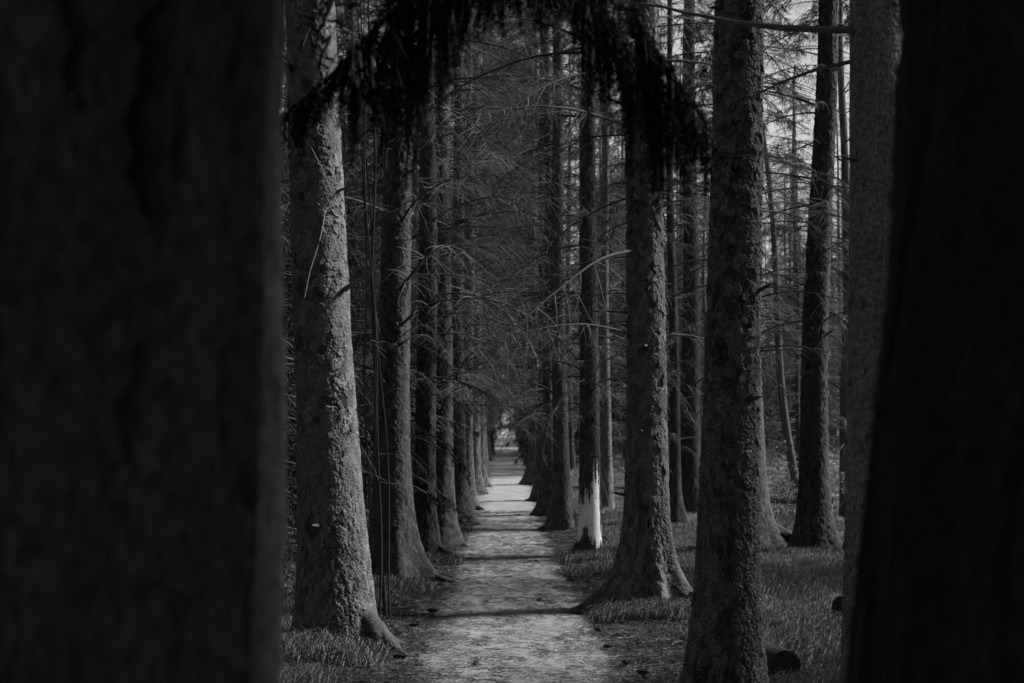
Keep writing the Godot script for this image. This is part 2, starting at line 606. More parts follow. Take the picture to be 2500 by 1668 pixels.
func make_materials() -> void:
	var rough_h := noise_tex(FastNoiseLite.TYPE_SIMPLEX, 0.02, 512, 5, 3)
	var mottled := ramped(noise_tex(FastNoiseLite.TYPE_SIMPLEX, 0.025, 1024, 6, 8), 0.25, 1.55)
	var flake := FastNoiseLite.new()
	flake.noise_type = FastNoiseLite.TYPE_CELLULAR
	flake.cellular_return_type = FastNoiseLite.RETURN_DISTANCE2_SUB
	flake.frequency = 0.035
	flake.fractal_octaves = 3
	flake.domain_warp_enabled = true
	flake.domain_warp_amplitude = 22.0
	flake.domain_warp_frequency = 0.02
	var flakes := NoiseTexture2D.new()
	flakes.noise = flake
	flakes.width = 1024
	flakes.height = 1024
	flakes.seamless = true
	var bark := material("bark", 1.0, 0.92)
	bark.vertex_color_use_as_albedo = true
	bark.albedo_texture = mottled
	bark.heightmap_enabled = true
	bark.heightmap_texture = flakes
	bark.heightmap_scale = 0.9
	bark.uv1_triplanar = true
	bark.uv1_scale = Vector3(2.0, 1.5, 2.0)
	var worn := material("worn_bark", 1.0, 0.92)
	worn.vertex_color_use_as_albedo = true
	worn.albedo_texture = mottled
	worn.heightmap_enabled = true
	worn.heightmap_texture = rough_h
	worn.heightmap_scale = 0.6
	worn.uv1_triplanar = true
	worn.uv1_scale = Vector3(1.6, 0.7, 1.6)
	for k in 3:
		var pm := material("plate%d" % k, [0.06, 0.085, 0.12][k], 0.9)
		pm.albedo_texture = mottled
		pm.heightmap_enabled = true
		pm.heightmap_texture = rough_h
		pm.heightmap_scale = 0.3
		pm.uv1_triplanar = true
		pm.uv1_scale = Vector3(0.7, 0.7, 0.7)
	var twig := material("twig", 1.0, 0.9)
	twig.vertex_color_use_as_albedo = true
	var needle := material("needle", 1.0, 0.65)
	needle.vertex_color_use_as_albedo = true
	needle.backlight_enabled = true
	needle.backlight = grey(0.25)
	var soil := material("soil", 1.0, 0.97)
	soil.vertex_color_use_as_albedo = true
	soil.albedo_texture = ramped(noise_tex(FastNoiseLite.TYPE_SIMPLEX, 0.035, 1024, 5, 12), 0.45, 1.3)
	soil.heightmap_enabled = true
	soil.heightmap_texture = noise_tex(FastNoiseLite.TYPE_SIMPLEX, 0.03, 1024, 6, 21)
	soil.heightmap_scale = 1.6
	soil.uv1_triplanar = true
	soil.uv1_world_triplanar = true
	soil.uv1_scale = Vector3(0.9, 0.9, 0.9)
	var trod := material("trod", 1.0, 0.97)
	trod.vertex_color_use_as_albedo = true
	trod.albedo_texture = ramped(noise_tex(FastNoiseLite.TYPE_SIMPLEX, 0.14, 1024, 5, 14), 0.7, 1.3)
	trod.heightmap_enabled = true
	trod.heightmap_texture = noise_tex(FastNoiseLite.TYPE_SIMPLEX, 0.08, 1024, 5, 23)
	trod.heightmap_scale = 0.9
	trod.uv1_triplanar = true
	trod.uv1_world_triplanar = true
	trod.uv1_scale = Vector3(1.7, 1.7, 1.7)
	var blade := material("blade", 1.0, 0.7)
	blade.vertex_color_use_as_albedo = true
	blade.backlight_enabled = true
	blade.backlight = grey(0.35)
	var litter := material("litter", 1.0, 0.85)
	litter.vertex_color_use_as_albedo = true
	var wood := material("bare_wood", 0.78, 0.7)
	wood.albedo_texture = ramped(noise_tex(FastNoiseLite.TYPE_SIMPLEX, 0.03, 256, 5, 40), 0.6, 1.08)
	wood.heightmap_enabled = true
	wood.heightmap_texture = rough_h
	wood.heightmap_scale = 0.4
	wood.uv1_triplanar = true
	wood.uv1_scale = Vector3(6.0, 0.6, 6.0)


# ---------------------------------------------------------------- the scene
func _ready() -> void:
	rng.seed = 20240611
	cell.noise_type = FastNoiseLite.TYPE_CELLULAR
	cell.cellular_return_type = FastNoiseLite.RETURN_CELL_VALUE
	cell.frequency = 1.0
	cell.fractal_type = FastNoiseLite.FRACTAL_NONE
	edge.noise_type = FastNoiseLite.TYPE_CELLULAR
	edge.cellular_return_type = FastNoiseLite.RETURN_DISTANCE2_SUB
	edge.frequency = 1.0
	edge.fractal_type = FastNoiseLite.FRACTAL_NONE
	for n in [cell, edge]:
		n.cellular_distance_function = FastNoiseLite.DISTANCE_EUCLIDEAN
		n.seed = 5
		n.domain_warp_enabled = true
		n.domain_warp_amplitude = 0.5
		n.domain_warp_frequency = 0.9
		n.domain_warp_fractal_type = FastNoiseLite.DOMAIN_WARP_FRACTAL_NONE
	soft.noise_type = FastNoiseLite.TYPE_SIMPLEX_SMOOTH
	soft.frequency = 0.1
	soft.fractal_octaves = 2
	fine.noise_type = FastNoiseLite.TYPE_SIMPLEX
	fine.frequency = 1.0
	fine.fractal_octaves = 3

	# --- camera
	var cam := Camera3D.new()
	cam.name = "camera"
	cam.position = Vector3(0, 1.6, 0)
	cam.rotation = Vector3(deg_to_rad(3.35), deg_to_rad(-0.23), 0)
	cam.near = 0.05
	cam.far = 900.0
	var lens := CameraAttributesPhysical.new()
	lens.frustum_focal_length = 50.0
	lens.frustum_focus_distance = 11.5
	lens.frustum_near = 0.05
	lens.frustum_far = 900.0
	lens.exposure_aperture = 4.0
	cam.attributes = lens
	add_child(cam)
	# --- sky and exposure
	var sky := ProceduralSkyMaterial.new()
	sky.sky_top_color = grey(0.22).linear_to_srgb()
	sky.sky_horizon_color = grey(0.42).linear_to_srgb()
	sky.sky_curve = 0.16
	sky.ground_bottom_color = grey(0.06).linear_to_srgb()
	sky.ground_horizon_color = grey(0.12).linear_to_srgb()
	sky.sun_angle_max = 6.0
	sky.sun_curve = 0.08
	var env := Environment.new()
	env.background_mode = Environment.BG_SKY
	env.sky = Sky.new()
	env.sky.sky_material = sky
	env.tonemap_mode = Environment.TONE_MAPPER_LINEAR
	env.tonemap_exposure = 2.15
	env.sdfgi_enabled = true
	env.ssao_enabled = true
	env.ssil_enabled = true
	var we := WorldEnvironment.new()
	we.name = "environment"
	we.environment = env
	add_child(we)
	# --- hazy sun from the right
	var sun := DirectionalLight3D.new()
	sun.name = "sun"
	sun.light_energy = 1.6
	sun.light_angular_distance = 9.0
	sun.shadow_enabled = true
	sun.position = Vector3(40, 28, 3)
	sun.basis = Basis.looking_at(-Vector3(0.74, 0.62, -0.20).normalized(), Vector3.UP)
	add_child(sun)

	make_materials()
	make_library()
	build_ground()
	build_near_trunks()
	build_left_row()
	build_right_row()
	build_right_wood()
	build_left_wood()
	build_far_wood()
	build_boughs()
	build_details()
	build_grass()


# ---------------------------------------------------------------- ground, path
func build_ground() -> void:
	var xs := steps([[-400.0, -60.0, 40.0], [-60.0, -12.0, 3.0], [-12.0, -3.0, 0.4], [-3.0, 4.5, 0.06], [4.5, 14.0, 0.35], [14.0, 60.0, 3.0], [60.0, 400.0, 40.0]])
	var ds := steps([[-100.0, -6.0, 10.0], [-6.0, 5.0, 0.5], [5.0, 18.0, 0.05], [18.0, 40.0, 0.15], [40.0, 110.0, 0.7], [110.0, 180.0, 5.0], [180.0, 600.0, 40.0]])
	var soil_tone := func(x: float, d: float) -> Color:
		var off := absf(x - path_mid(d))
		var n := 0.5 + 0.5 * soft.get_noise_2d(x * 9.0, d * 9.0)
		var wild := lerpf(0.085, 0.14, n)
		var verge := lerpf(0.075, 0.13, n)
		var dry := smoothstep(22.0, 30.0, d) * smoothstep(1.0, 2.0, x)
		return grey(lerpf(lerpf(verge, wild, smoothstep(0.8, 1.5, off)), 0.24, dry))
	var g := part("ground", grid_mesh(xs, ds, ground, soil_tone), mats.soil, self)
	tag(g, "forest floor of soil, needles and grass under the spruces", "ground", "", "structure")

	# the trodden path: a crowned ribbon whose edges sink under the forest floor
	var px := steps([[-1.0, 1.0, 0.03]])
	var pd := steps([[4.0, 20.0, 0.04], [20.0, 45.0, 0.12], [45.0, 104.0, 0.5]])
	var path_h := func(x: float, d: float) -> float:
		var off := absf(x - path_mid(d)) / path_half(d)
		var h := profile(d) + 0.03 * (1.0 - smoothstep(0.45, 1.35, off)) - 0.05 * smoothstep(0.95, 1.5, off)
		h += 0.010 * soft.get_noise_2d(x * 20.0, d * 14.0) + 0.006 * fine.get_noise_2d(x * 5.0, d * 5.0)
		return h
	var path_t := func(x: float, d: float) -> Color:
		var off := absf(x - path_mid(d)) / path_half(d)
		var n := soft.get_noise_2d(x * 14.0, d * 5.0)
		var m := fine.get_noise_2d(x * 6.0, d * 6.0)
		var e := smoothstep(0.5, 1.2, off + 0.25 * n + 0.2 * m)
		return grey(lerpf(0.255 + 0.035 * n + 0.035 * m, 0.085, e))
	var p := part("path", grid_mesh(px, pd, path_h, path_t), mats.trod, self)
	tag(p, "pale trodden earth path running straight down the avenue", "path", "", "structure")


# ---------------------------------------------------------------- the two dark trunks close to the viewer
func build_near_trunks() -> void:
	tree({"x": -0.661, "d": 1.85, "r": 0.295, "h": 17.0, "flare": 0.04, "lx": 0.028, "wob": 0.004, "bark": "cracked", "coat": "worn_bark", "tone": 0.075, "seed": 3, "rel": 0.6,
		"cracks": [[0.851, 2.056, 0.905, 1.935, 0.01, 0.03], [0.905, 1.935, 0.832, 1.837, 0.011, 0.03], [0.736, 1.952, 0.725, 1.876, 0.009, 0.02], [0.406, 2.15, 0.374, 1.939, 0.009, 0.03], [0.028, 2.173, -0.148, 1.974, 0.006, 0.02], [0.321, 1.522, 0.262, 1.407, 0.011, 0.03], [0.262, 1.407, 0.339, 1.254, 0.009, 0.03], [0.107, 1.653, 0.028, 1.597, 0.008, 0.02], [1.193, 2.095, 1.177, 1.975, 0.009, 0.02], [0.896, 1.677, 0.878, 1.563, 0.008, 0.015], [0.451, 1.682, 0.436, 1.534, 0.006, 0.012]],
		"sides": 220, "step": 0.012, "fine_top": 3.0, "flare_h": 0.6, "crown": [3.2, 3.2, 10, 0.3],
		"label": "huge blurred dark trunk filling the left side of the view", "category": "tree"})
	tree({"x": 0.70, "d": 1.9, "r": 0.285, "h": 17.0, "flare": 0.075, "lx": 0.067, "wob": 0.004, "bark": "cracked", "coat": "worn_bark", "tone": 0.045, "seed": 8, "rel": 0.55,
		"sides": 200, "step": 0.014, "fine_top": 3.0, "flare_h": 0.9, "crown": [3.2, 3.2, 10, 0.3],
		"label": "blurred near-black trunk filling the right edge of the view", "category": "tree"})


# ---------------------------------------------------------------- left row of the avenue
func build_left_row() -> void:
	var first := tree({"x": -1.22, "d": 10.35, "r": 0.205, "h": 19.0, "flare": 0.085, "lx": -0.045, "wob": 0.012, "bark": "scaly", "tone": 0.19, "seed": 1, "calm": 0.25, "plate": 0.05,
		"sides": 210, "step": 0.0065, "fine_top": 4.9, "flare_h": 0.75, "lobes": [[0.5, 0.06, 0.5, 0.22], [2.4, 0.05, 0.5, 0.2]],
		"roots": [[0.55, 0.56, 0.11, 0.15], [1.5, 0.34, 0.07, 0.1], [0.1, 0.4, 0.07, -0.2]], "plates": [[0.8, 4.7, 200, -0.6, 3.3, 0.042]], "stubs": 9,
		"branches": [[4.6, 7.5, 14, 0.7, 1.0, 0.0, 0.2], [3.6, 4.7, 4, 0.5, 0.8, 3.6, 1.0]], "crown": [7.0, 2.3, 9, 0.35],
		"label": "thick pale spruce with its right side sunlit, nearest on the left of the path"})
	# [height, angle, out and along (x, y, z), length, thick, thin, tone, name]
	for w in [[2.52, 0.55, Vector3(0.9, 0.6, 0.35), 0.17, 0.022, 0.006, 0.12, "broken_stub"], [4.05, 0.1, Vector3(1.0, 0.45, 0.1), 0.22, 0.016, 0.009, 0.30, "broken_stub"],
			[3.05, 1.3, Vector3(-0.15, -1.0, 0.05), 0.62, 0.0042, 0.002, 0.34, "hanging_twig"], [3.6, 1.9, Vector3(0.6, -0.8, 0.1), 0.5, 0.004, 0.002, 0.22, "hanging_twig"],
			[3.62, 2.5, Vector3(-0.3, -0.9, 0.15), 0.45, 0.005, 0.003, 0.2, "hanging_twig"], [2.9, 2.3, Vector3(-0.6, -0.5, 0.1), 0.18, 0.004, 0.002, 0.24, "hanging_twig"],
			[4.6, 2.0, Vector3(0.35, -0.9, 0.1), 0.3, 0.004, 0.002, 0.25, "hanging_twig"], [4.55, 1.2, Vector3(-0.4, -0.9, 0.1), 0.3, 0.004, 0.002, 0.22, "hanging_twig"]]:
		stick(first, Vector3(-0.045 * w[0], w[0], 0.0) + Vector3(cos(w[1]), 0, sin(w[1])) * 0.19, w)
	var second := tree({"x": -1.16, "d": 14.7, "r": 0.165, "h": 18.0, "flare": 0.16, "lx": 0.003, "bark": "scaly", "tone": 0.105, "seed": 2,
		"sides": 110, "step": 0.013, "fine_top": 6.2, "flare_h": 0.5, "lobes": [[0.2, 0.17, 0.25, 0.24], [1.3, 0.15, 0.22, 0.22], [2.3, 0.15, 0.25, 0.22]],
		"roots": [[0.3, 0.55, 0.06, -0.1], [1.4, 0.35, 0.06, 0.1]], "plates": [[0.9, 5.5, 90, -0.4, 3.0, 0.045]], "stubs": 8,
		"branches": [[1.7, 8.0, 46, 0.6, 1.15, 0.2, 0.35]], "crown": [8.0, 2.2, 5, 0.45],
		"label": "second spruce on the left, its splayed foot dark between two root flares"})
	for k in 9:
		var y := rf(1.0, 2.3)
		var a := rf(2.5, 3.5)
		var lb := part("live_branch", spray_meshes[k % 4], mats.needle, second)
		lb.transform = Transform3D((Basis(Vector3.UP, -a) * Basis(Vector3(0, 0, 1), rf(-0.35, 0.1)) * Basis(Vector3(1, 0, 0), rf(-0.4, 0.4))).scaled(Vector3.ONE * rf(0.35, 0.6)), Vector3(cos(a), 0, sin(a)) * 0.15 + Vector3(0, y, 0))
	var rows := [
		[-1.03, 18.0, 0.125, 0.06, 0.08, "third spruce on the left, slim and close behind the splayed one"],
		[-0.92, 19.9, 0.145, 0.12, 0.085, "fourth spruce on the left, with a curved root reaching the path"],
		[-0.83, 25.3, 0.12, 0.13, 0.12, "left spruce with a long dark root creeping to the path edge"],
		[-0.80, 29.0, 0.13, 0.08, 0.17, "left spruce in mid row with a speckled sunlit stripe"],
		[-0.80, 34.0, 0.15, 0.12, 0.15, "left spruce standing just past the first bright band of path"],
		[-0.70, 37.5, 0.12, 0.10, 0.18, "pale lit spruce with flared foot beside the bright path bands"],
	]
	for k in rows.size():
		var w: Array = rows[k]
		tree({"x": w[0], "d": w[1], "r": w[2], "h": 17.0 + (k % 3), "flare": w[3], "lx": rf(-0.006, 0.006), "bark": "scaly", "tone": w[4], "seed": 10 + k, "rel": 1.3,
			"sides": 56, "step": 0.03, "fine_top": 8.0, "lobes": [[0.3, w[3], 0.4, 0.25], [2.2, w[3] * 0.7, 0.4, 0.25]], "roots": [[0.4, 0.5, 0.05, 0.2]], "stubs": 4,
			"branches": [[1.9, 9.0, 34, 0.7, 1.25, 0.2, 0.45]], "twigs": [[1.9, 11.5, 100, 0.6, 1.2, 0.2, 0.3]], "crown": [11.0, 2.2, 5, 0.45],
			"label": w[5]})
	var far_count := 0
	var d := 42.0
	while d < 101.0:
		tree({"x": -0.78 + rf(-0.12, 0.1), "d": d, "r": rf(0.12, 0.16), "h": 17.0 + (int(d) % 3), "flare": rf(0.08, 0.14), "lx": rf(-0.005, 0.005), "bark": "scaly", "tone": rf(0.11, 0.18), "seed": int(d), "rel": 1.5,
			"sides": 24, "step": 0.1, "fine_top": 6.0, "twigs": [[2.0 + 0.022 * maxf(d - 42.0, 0.0), 13.0, 190, 0.6, 1.15, 0.0, 0.35]], "crown": [12.5, 2.0, 4, 0.5],
			"label": "distant spruce in the narrowing left row, %s of them from the viewer" % ORDINAL[far_count], "group": "far trees of the left row"})
		far_count += 1
		d += rf(4.0, 6.0)


# ---------------------------------------------------------------- right row of the avenue
func build_right_row() -> void:
	tree({"x": 1.235, "d": 8.1, "r": 0.152, "h": 18.0, "flare": 0.075, "lx": 0.024, "wob": 0.008, "bark": "scaly", "tone": 0.165, "seed": 21, "calm": 0.7, "plate": 0.042, "rel": 1.15,
		"sides": 190, "step": 0.0062, "fine_top": 4.3, "flare_h": 0.5, "lobes": [[2.9, 0.05, 0.5, 0.3]],
		"plates": [[1.1, 4.2, 220, -0.3, 3.4, 0.042]], "stubs": 8,
		"branches": [[4.2, 7.5, 14, 0.6, 1.0, 0.0, 0.1], [1.9, 4.0, 9, 0.35, 0.6, -0.5, 0.9]], "crown": [7.5, 2.2, 8, 0.35],
		"label": "nearest scaly-barked spruce on the right, its foot cut by the picture's bottom edge"})
	tree({"x": 1.20, "d": 12.3, "r": 0.168, "h": 18.5, "flare": 0.12, "lx": 0.0, "wob": 0.01, "bark": "scaly", "tone": 0.165, "seed": 22, "calm": 0.55, "plate": 0.06, "rel": 1.2,
		"sides": 180, "step": 0.009, "fine_top": 5.4, "flare_h": 0.38, "lobes": [[2.75, 0.30, 0.32, 0.27], [0.55, 0.30, 0.30, 0.25], [1.25, 0.14, 0.25, 0.2], [-1.4, 0.15, 0.5, 0.25]],
		"roots": [[2.8, 0.72, 0.12, -0.1], [0.55, 0.72, 0.12, 0.1], [1.2, 0.35, 0.06, 0.2]],
		"plates": [[0.9, 5.0, 190, -0.4, 3.4, 0.06]], "stubs": 8,
		"branches": [[2.2, 7.5, 40, 0.6, 1.15, 3.14, 0.55], [2.0, 6.0, 18, 0.5, 0.9, 0.0, 0.7]], "crown": [8.0, 2.2, 5, 0.45],
		"label": "flaking spruce on the right with wide splayed roots, one reaching the path"})
	peeled_tree()
	var rows := [
		[0.91, 23.7, 0.125, 0.09, 0.11, "right row spruce just left of the peeled tree, straight and dark"],
		[0.86, 27.5, 0.11, 0.16, 0.11, "right row spruce with a root curving out at the bright path step"],
		[0.78, 31.5, 0.115, 0.10, 0.12, "right row spruce standing by the first bright path bands"],
		[0.74, 38.5, 0.13, 0.16, 0.13, "right row spruce with spreading foot at the third bright path band"],
	]
	for k in rows.size():
		var w: Array = rows[k]
		tree({"x": w[0], "d": w[1], "r": w[2], "h": 17.0 + (k % 3), "flare": w[3], "lx": rf(-0.006, 0.004), "bark": "scaly", "tone": w[4], "seed": 30 + k, "rel": 1.3,
			"sides": 56, "step": 0.03, "fine_top": 8.0, "lobes": [[2.9, w[3], 0.4, 0.25], [0.9, w[3] * 0.7, 0.4, 0.25]], "roots": [[2.9, 0.5, 0.05, 0.2]], "stubs": 4,
			"branches": [[1.9, 9.0, 34, 0.7, 1.25, 3.14, 0.45]], "twigs": [[1.9, 11.5, 100, 0.6, 1.2, 3.14, 0.3]], "crown": [11.0, 2.2, 5, 0.45],
			"label": w[5]})
	var far_count := 0
	var d := 43.5
	while d < 101.0:
		tree({"x": 0.80 + rf(-0.1, 0.12), "d": d, "r": rf(0.11, 0.16), "h": 17.0 + (int(d) % 3), "flare": rf(0.08, 0.14), "lx": rf(-0.005, 0.005), "bark": "scaly", "tone": rf(0.10, 0.16), "seed": int(d) + 7, "rel": 1.5,
			"sides": 24, "step": 0.1, "fine_top": 6.0, "twigs": [[2.0 + 0.022 * maxf(d - 42.0, 0.0), 13.0, 190, 0.6, 1.15, PI, 0.35]], "crown": [12.5, 2.0, 4, 0.5],
			"label": "distant spruce in the narrowing right row, %s of them from the viewer" % ORDINAL[far_count], "group": "far trees of the right row"})
		far_count += 1
		d += rf(4.0, 6.0)


# a single stick on a tree; w: [height, angle, direction, length, thick, thin, tone, name]
func stick(host: Node3D, at: Vector3, w: Array) -> void:
	var b := Buf.new()
	var hanging: bool = w[7] == "hanging_twig"
	var p := curve(at, w[2], w[3], 0.25 if hanging else 0.05, 9, 0.09)
	b.tube(p, taper(10, w[4], w[5]), 6, grey(w[6] * 0.8))
	if w[7] == "dead_branch":
		for k in 9:
			var f: Vector3 = p[rng.randi_range(3, 9)]
			b.tube(curve(f, w[2] + Vector3(rf(-0.6, 0.6), rf(-0.8, 0.6), rf(-0.8, 0.8)), w[3] * rf(0.1, 0.4), 0.3, 4, 0.15), taper(5, minf(w[5], 0.004), 0.001), 3, grey(w[6] * 0.9))
	part(w[7], b.mesh(), mats.twig, host)


func peeled_tree() -> void:
	var t := {"x": 1.03, "d": 17.7, "r": 0.118, "h": 16.0, "flare": 0.075, "lx": 0.002, "wob": 0.012, "bark": "scaly", "tone": 0.10, "seed": 41, "rel": 1.2,
		"sides": 96, "step": 0.014, "fine_top": 6.5, "flare_h": 0.35, "lobes": [[2.6, 0.12, 0.4, 0.12], [0.4, 0.06, 0.4, 0.12]],
		"label": "spruce beside the path stripped to pale bare wood near its foot"}
	var gone := func(a: float, y: float) -> bool:
		var n := 0.10 * fine.get_noise_2d(a * 3.0, 4.0) + 0.05 * fine.get_noise_2d(a * 14.0, y * 6.0)
		var low := 0.13 + n + 0.22 * exp(-pow(wrapf(a - 1.9, -PI, PI) / 0.45, 2.0))
		var high := 0.90 + 3.2 * n + 0.2 * sin(a * 2.0)
		var strip := absf(wrapf(a - 0.32 - 0.12 * fine.get_noise_2d(y * 4.0, 1.0), -PI, PI)) < 0.10
		return y > low and y < high and a > -0.6 and a < 3.6 and not strip
	t.trunk = trunk_mesh(t, gone)
	t.branches = [[1.2, 1.9, 10, 0.22, 0.45, 1.57, 0.2], [1.9, 8.0, 44, 0.5, 1.1, 3.14, 0.3]]
	t.stubs = 6
	t.crown = [8.0, 2.0, 5, 0.45]
	var o := tree(t)
	var inner: Dictionary = t.duplicate()
	inner.erase("trunk")
	inner.merge({"bark": "plain", "r": t.r - 0.016, "h": 1.5, "rel": 0.6, "tone": 0.5, "sides": 64, "step": 0.02}, true)
	inner.erase("lobes")
	inner.lobes = [[2.6, 0.05, 0.4, 0.12]]
	var w := Buf.new()
	var sides := 64
	for j in 64:
		var y := -0.05 + 1.5 * j / 63.0
		for s in sides:
			var a := TAU * s / sides
			var r := radius_at(t, y) - 0.013 + 0.004 * soft.get_noise_3d(cos(a) * 90.0, y * 6.0, sin(a) * 90.0) + lobes(inner, a, y)
			w.v.append(spine(t, y) + Vector3(cos(a), 0, sin(a)) * r)
			w.n.append(Vector3(cos(a), 0, sin(a)))
			w.c.append(Color.WHITE)
			if j < 63:
				var p := j * sides + s
				var q := j * sides + (s + 1) % sides
				w.i.append_array(PackedInt32Array([p, q, p + sides, q, q + sides, p + sides]))
	var bare := part("bare_wood", w.mesh(), mats.bare_wood, o)
	bare.set_meta("label", "pale barkless wood")
	# the forked pair of thick dead limbs above the bare part
	for s in [[0.15, 0.65, 0.8], [2.7, 1.2, 0.75]]:
		var b := Buf.new()
		b.tube(curve(Vector3.ZERO, Vector3(1, s[1], 0), s[2], 0.1, 6, 0.06), taper(7, 0.014, 0.004), 6, grey(0.10))
		var limb := part("forked_limb", b.mesh(), mats.twig, o)
		limb.position = spine(t, 2.35) + Vector3(cos(s[0]), 0, sin(s[0])) * 0.09
		limb.rotation.y = -s[0]


# ---------------------------------------------------------------- the wood on the right
func build_right_wood() -> void:
	var grey_one := tree({"x": 1.96, "d": 7.5, "r": 0.165, "h": 18.0, "flare": 0.04, "lx": 0.006, "wob": 0.006, "bark": "smooth", "tone": 0.24, "rel": 0.7, "seed": 51, "coat": "worn_bark",
		"sides": 150, "step": 0.008, "fine_top": 4.2, "flare_h": 0.8, "stubs": 9, "plates": [[0.6, 2.2, 18, 1.6, 3.3, 0.04]],
		"branches": [[4.4, 7.0, 10, 0.6, 1.0, 3.1, 0.2]], "crown": [8.0, 2.2, 4, 0.5],
		"label": "fairly smooth grey trunk half hidden behind the near-black right trunk"})
	for w in [[3.62, 2.9, Vector3(-1.0, 0.04, 0.05), 1.15, 0.022, 0.006, 0.10, "dead_branch"], [3.9, 2.9, Vector3(-1.0, 0.25, 0.1), 0.4, 0.022, 0.012, 0.09, "dead_branch"], [3.45, 3.0, Vector3(-1.0, -0.28, 0.05), 0.65, 0.013, 0.004, 0.08, "dead_branch"],
			[2.72, 3.0, Vector3(-1.0, 0.5, 0.1), 0.55, 0.007, 0.002, 0.26, "dead_branch"], [2.78, 2.8, Vector3(-0.9, 0.2, 0.25), 0.5, 0.006, 0.002, 0.24, "dead_branch"], [2.6, 3.0, Vector3(-1.0, 0.35, 0.0), 0.4, 0.006, 0.002, 0.22, "dead_branch"]]:
		stick(grey_one, Vector3(0.006 * w[0], w[0], 0.0) + Vector3(cos(w[1]), 0, sin(w[1])) * 0.15, w)
	tree({"x": 3.1, "d": 18.5, "r": 0.24, "h": 18.0, "flare": 0.12, "lx": -0.01, "bark": "scaly", "tone": 0.11, "seed": 52, "rel": 1.2,
		"sides": 80, "step": 0.02, "fine_top": 5.0, "lobes": [[0.3, 0.25, 0.35, 0.22]], "roots": [[0.15, 1.15, 0.11, 0.25]],
		"twigs": [[2.5, 8.0, 90, 0.6, 1.1, 0.0, 0.4]], "crown": [6.0, 2.2, 4, 0.5],
		"label": "spruce hidden behind the nearest right spruce, its long root curving right"})
	tree({"x": 3.87, "d": 18.0, "r": 0.165, "h": 17.0, "flare": 0.10, "lx": 0.038, "wob": 0.03, "bark": "scaly", "tone": 0.075, "seed": 53, "rel": 1.2,
		"sides": 90, "step": 0.018, "fine_top": 7.2, "lobes": [[2.8, 0.12, 0.4, 0.2], [0.5, 0.15, 0.4, 0.2]], "stubs": 16,
		"branches": [[2.6, 8.5, 60, 0.5, 1.1, 3.14, 0.35]], "crown": [6.5, 2.2, 4, 0.5],
		"label": "dark spruce leaning slightly right, before the bright clearing on the right"})
	tree({"x": 3.45, "d": 26.8, "r": 0.18, "h": 17.0, "flare": 0.12, "lx": 0.004, "bark": "scaly", "tone": 0.06, "seed": 54, "rel": 1.2,
		"sides": 48, "step": 0.05, "fine_top": 8.0, "lobes": [[0.6, 0.15, 0.4, 0.25], [2.6, 0.1, 0.4, 0.25]],
		"branches": [[1.8, 9.0, 50, 0.6, 1.2, 0.0, 0.2]], "crown": [5.2, 2.2, 4, 0.55],
		"label": "dark spruce seen between the flaking and the nearest right spruces"})
	tree({"x": 2.86, "d": 24.3, "r": 0.085, "h": 13.0, "flare": 0.07, "lx": -0.006, "bark": "scaly", "tone": 0.08, "seed": 55, "rel": 0.8,
		"sides": 32, "step": 0.06, "fine_top": 6.0, "lobes": [[0.3, 0.14, 0.4, 0.2]], "twigs": [[1.3, 9.0, 110, 0.4, 0.8, 0.0, 0.2]], "crown": [6.0, 1.5, 4, 0.5],
		"label": "thin spruce beside the right edge of the flaking splay-rooted spruce"})
	tree({"x": 2.0, "d": 28.5, "r": 0.10, "h": 15.0, "flare": 0.06, "lx": 0.002, "bark": "smooth", "tone": 0.22, "seed": 56,
		"sides": 32, "step": 0.06, "fine_top": 7.0, "twigs": [[1.3, 9.0, 110, 0.4, 0.9, 0.0, 0.2]], "crown": [6.0, 1.5, 4, 0.5],
		"label": "pale slim trunk behind the peeled tree, edge lit"})
	# the bent young tree between the nearest right spruce and the leaning one
	var bent := thing("bent_tree", on_ground(5.35, 25.0), "thin bent trunk curving left as it rises, before the clearing", "tree")
	var bp := PackedVector3Array()
	for k in 22:
		var u := k / 21.0
		bp.append(Vector3(-0.05 - 1.15 * pow(u, 0.8) * (1.0 - 0.25 * u) - 0.08 * sin(u * 7.0), -0.1 + u * 8.2, 0.2 * u))
	var bb := Buf.new()
	bb.tube(bp, taper(22, 0.085, 0.03), 12, grey(0.09))
	part("trunk", bb.mesh(), mats.bark, bent)
	for k in 12:
		var br := part("dead_branch", fine_meshes[k % fine_meshes.size()], mats.twig, bent)
		br.position = bp[6 + k]
		br.rotation = Vector3(0, rf(0, TAU), 0)
	# thin trees standing about in the wood, nearer ones first
	var gaps := [
		[0.030, 0.052, "between the dark right row and the peeled tree"], [0.066, 0.084, "between the peeled tree and the flaking spruce"],
		[0.112, 0.146, "between the flaking and the nearest right spruce"], [0.181, 0.212, "between nearest right spruce and dark leaning spruce"], [0.229, 0.243, "between the leaning spruce and the smooth grey trunk"]]
	var spots := []
	var guard := 0
	while spots.size() < 30 and guard < 6000:
		guard += 1
		var d := 22.0 + 66.0 * rng.randf()
		var x: float = rf(0.04, 0.245) * d
		var ok: bool = x > 2.2 and not (d > 28.0 and d < 44.0 and x < 8.5)
		var in_gap := false
		for g in gaps:
			in_gap = in_gap or (x / d > g[0] and x / d < g[1])
		for s in spots:
			if Vector2(x - s[0], d - s[1]).length() < 1.7:
				ok = false
		for s in [Vector2(3.45, 26.8), Vector2(2.86, 24.3), Vector2(5.0, 25.0), Vector2(2.0, 28.5)]:
			if Vector2(x - s.x, d - s.y).length() < 1.5:
				ok = false
		if ok and in_gap:
			spots.append([x, d])
	wood(by_gap(spots, "slim spruce", gaps), "slim spruces in the right wood", [5.0, 1.5, 3, 0.75, 110], 12.0, 0.0, 0.06, 0.13)
	# young bushy spruces closing the far side of the clearing
	var bushy := []
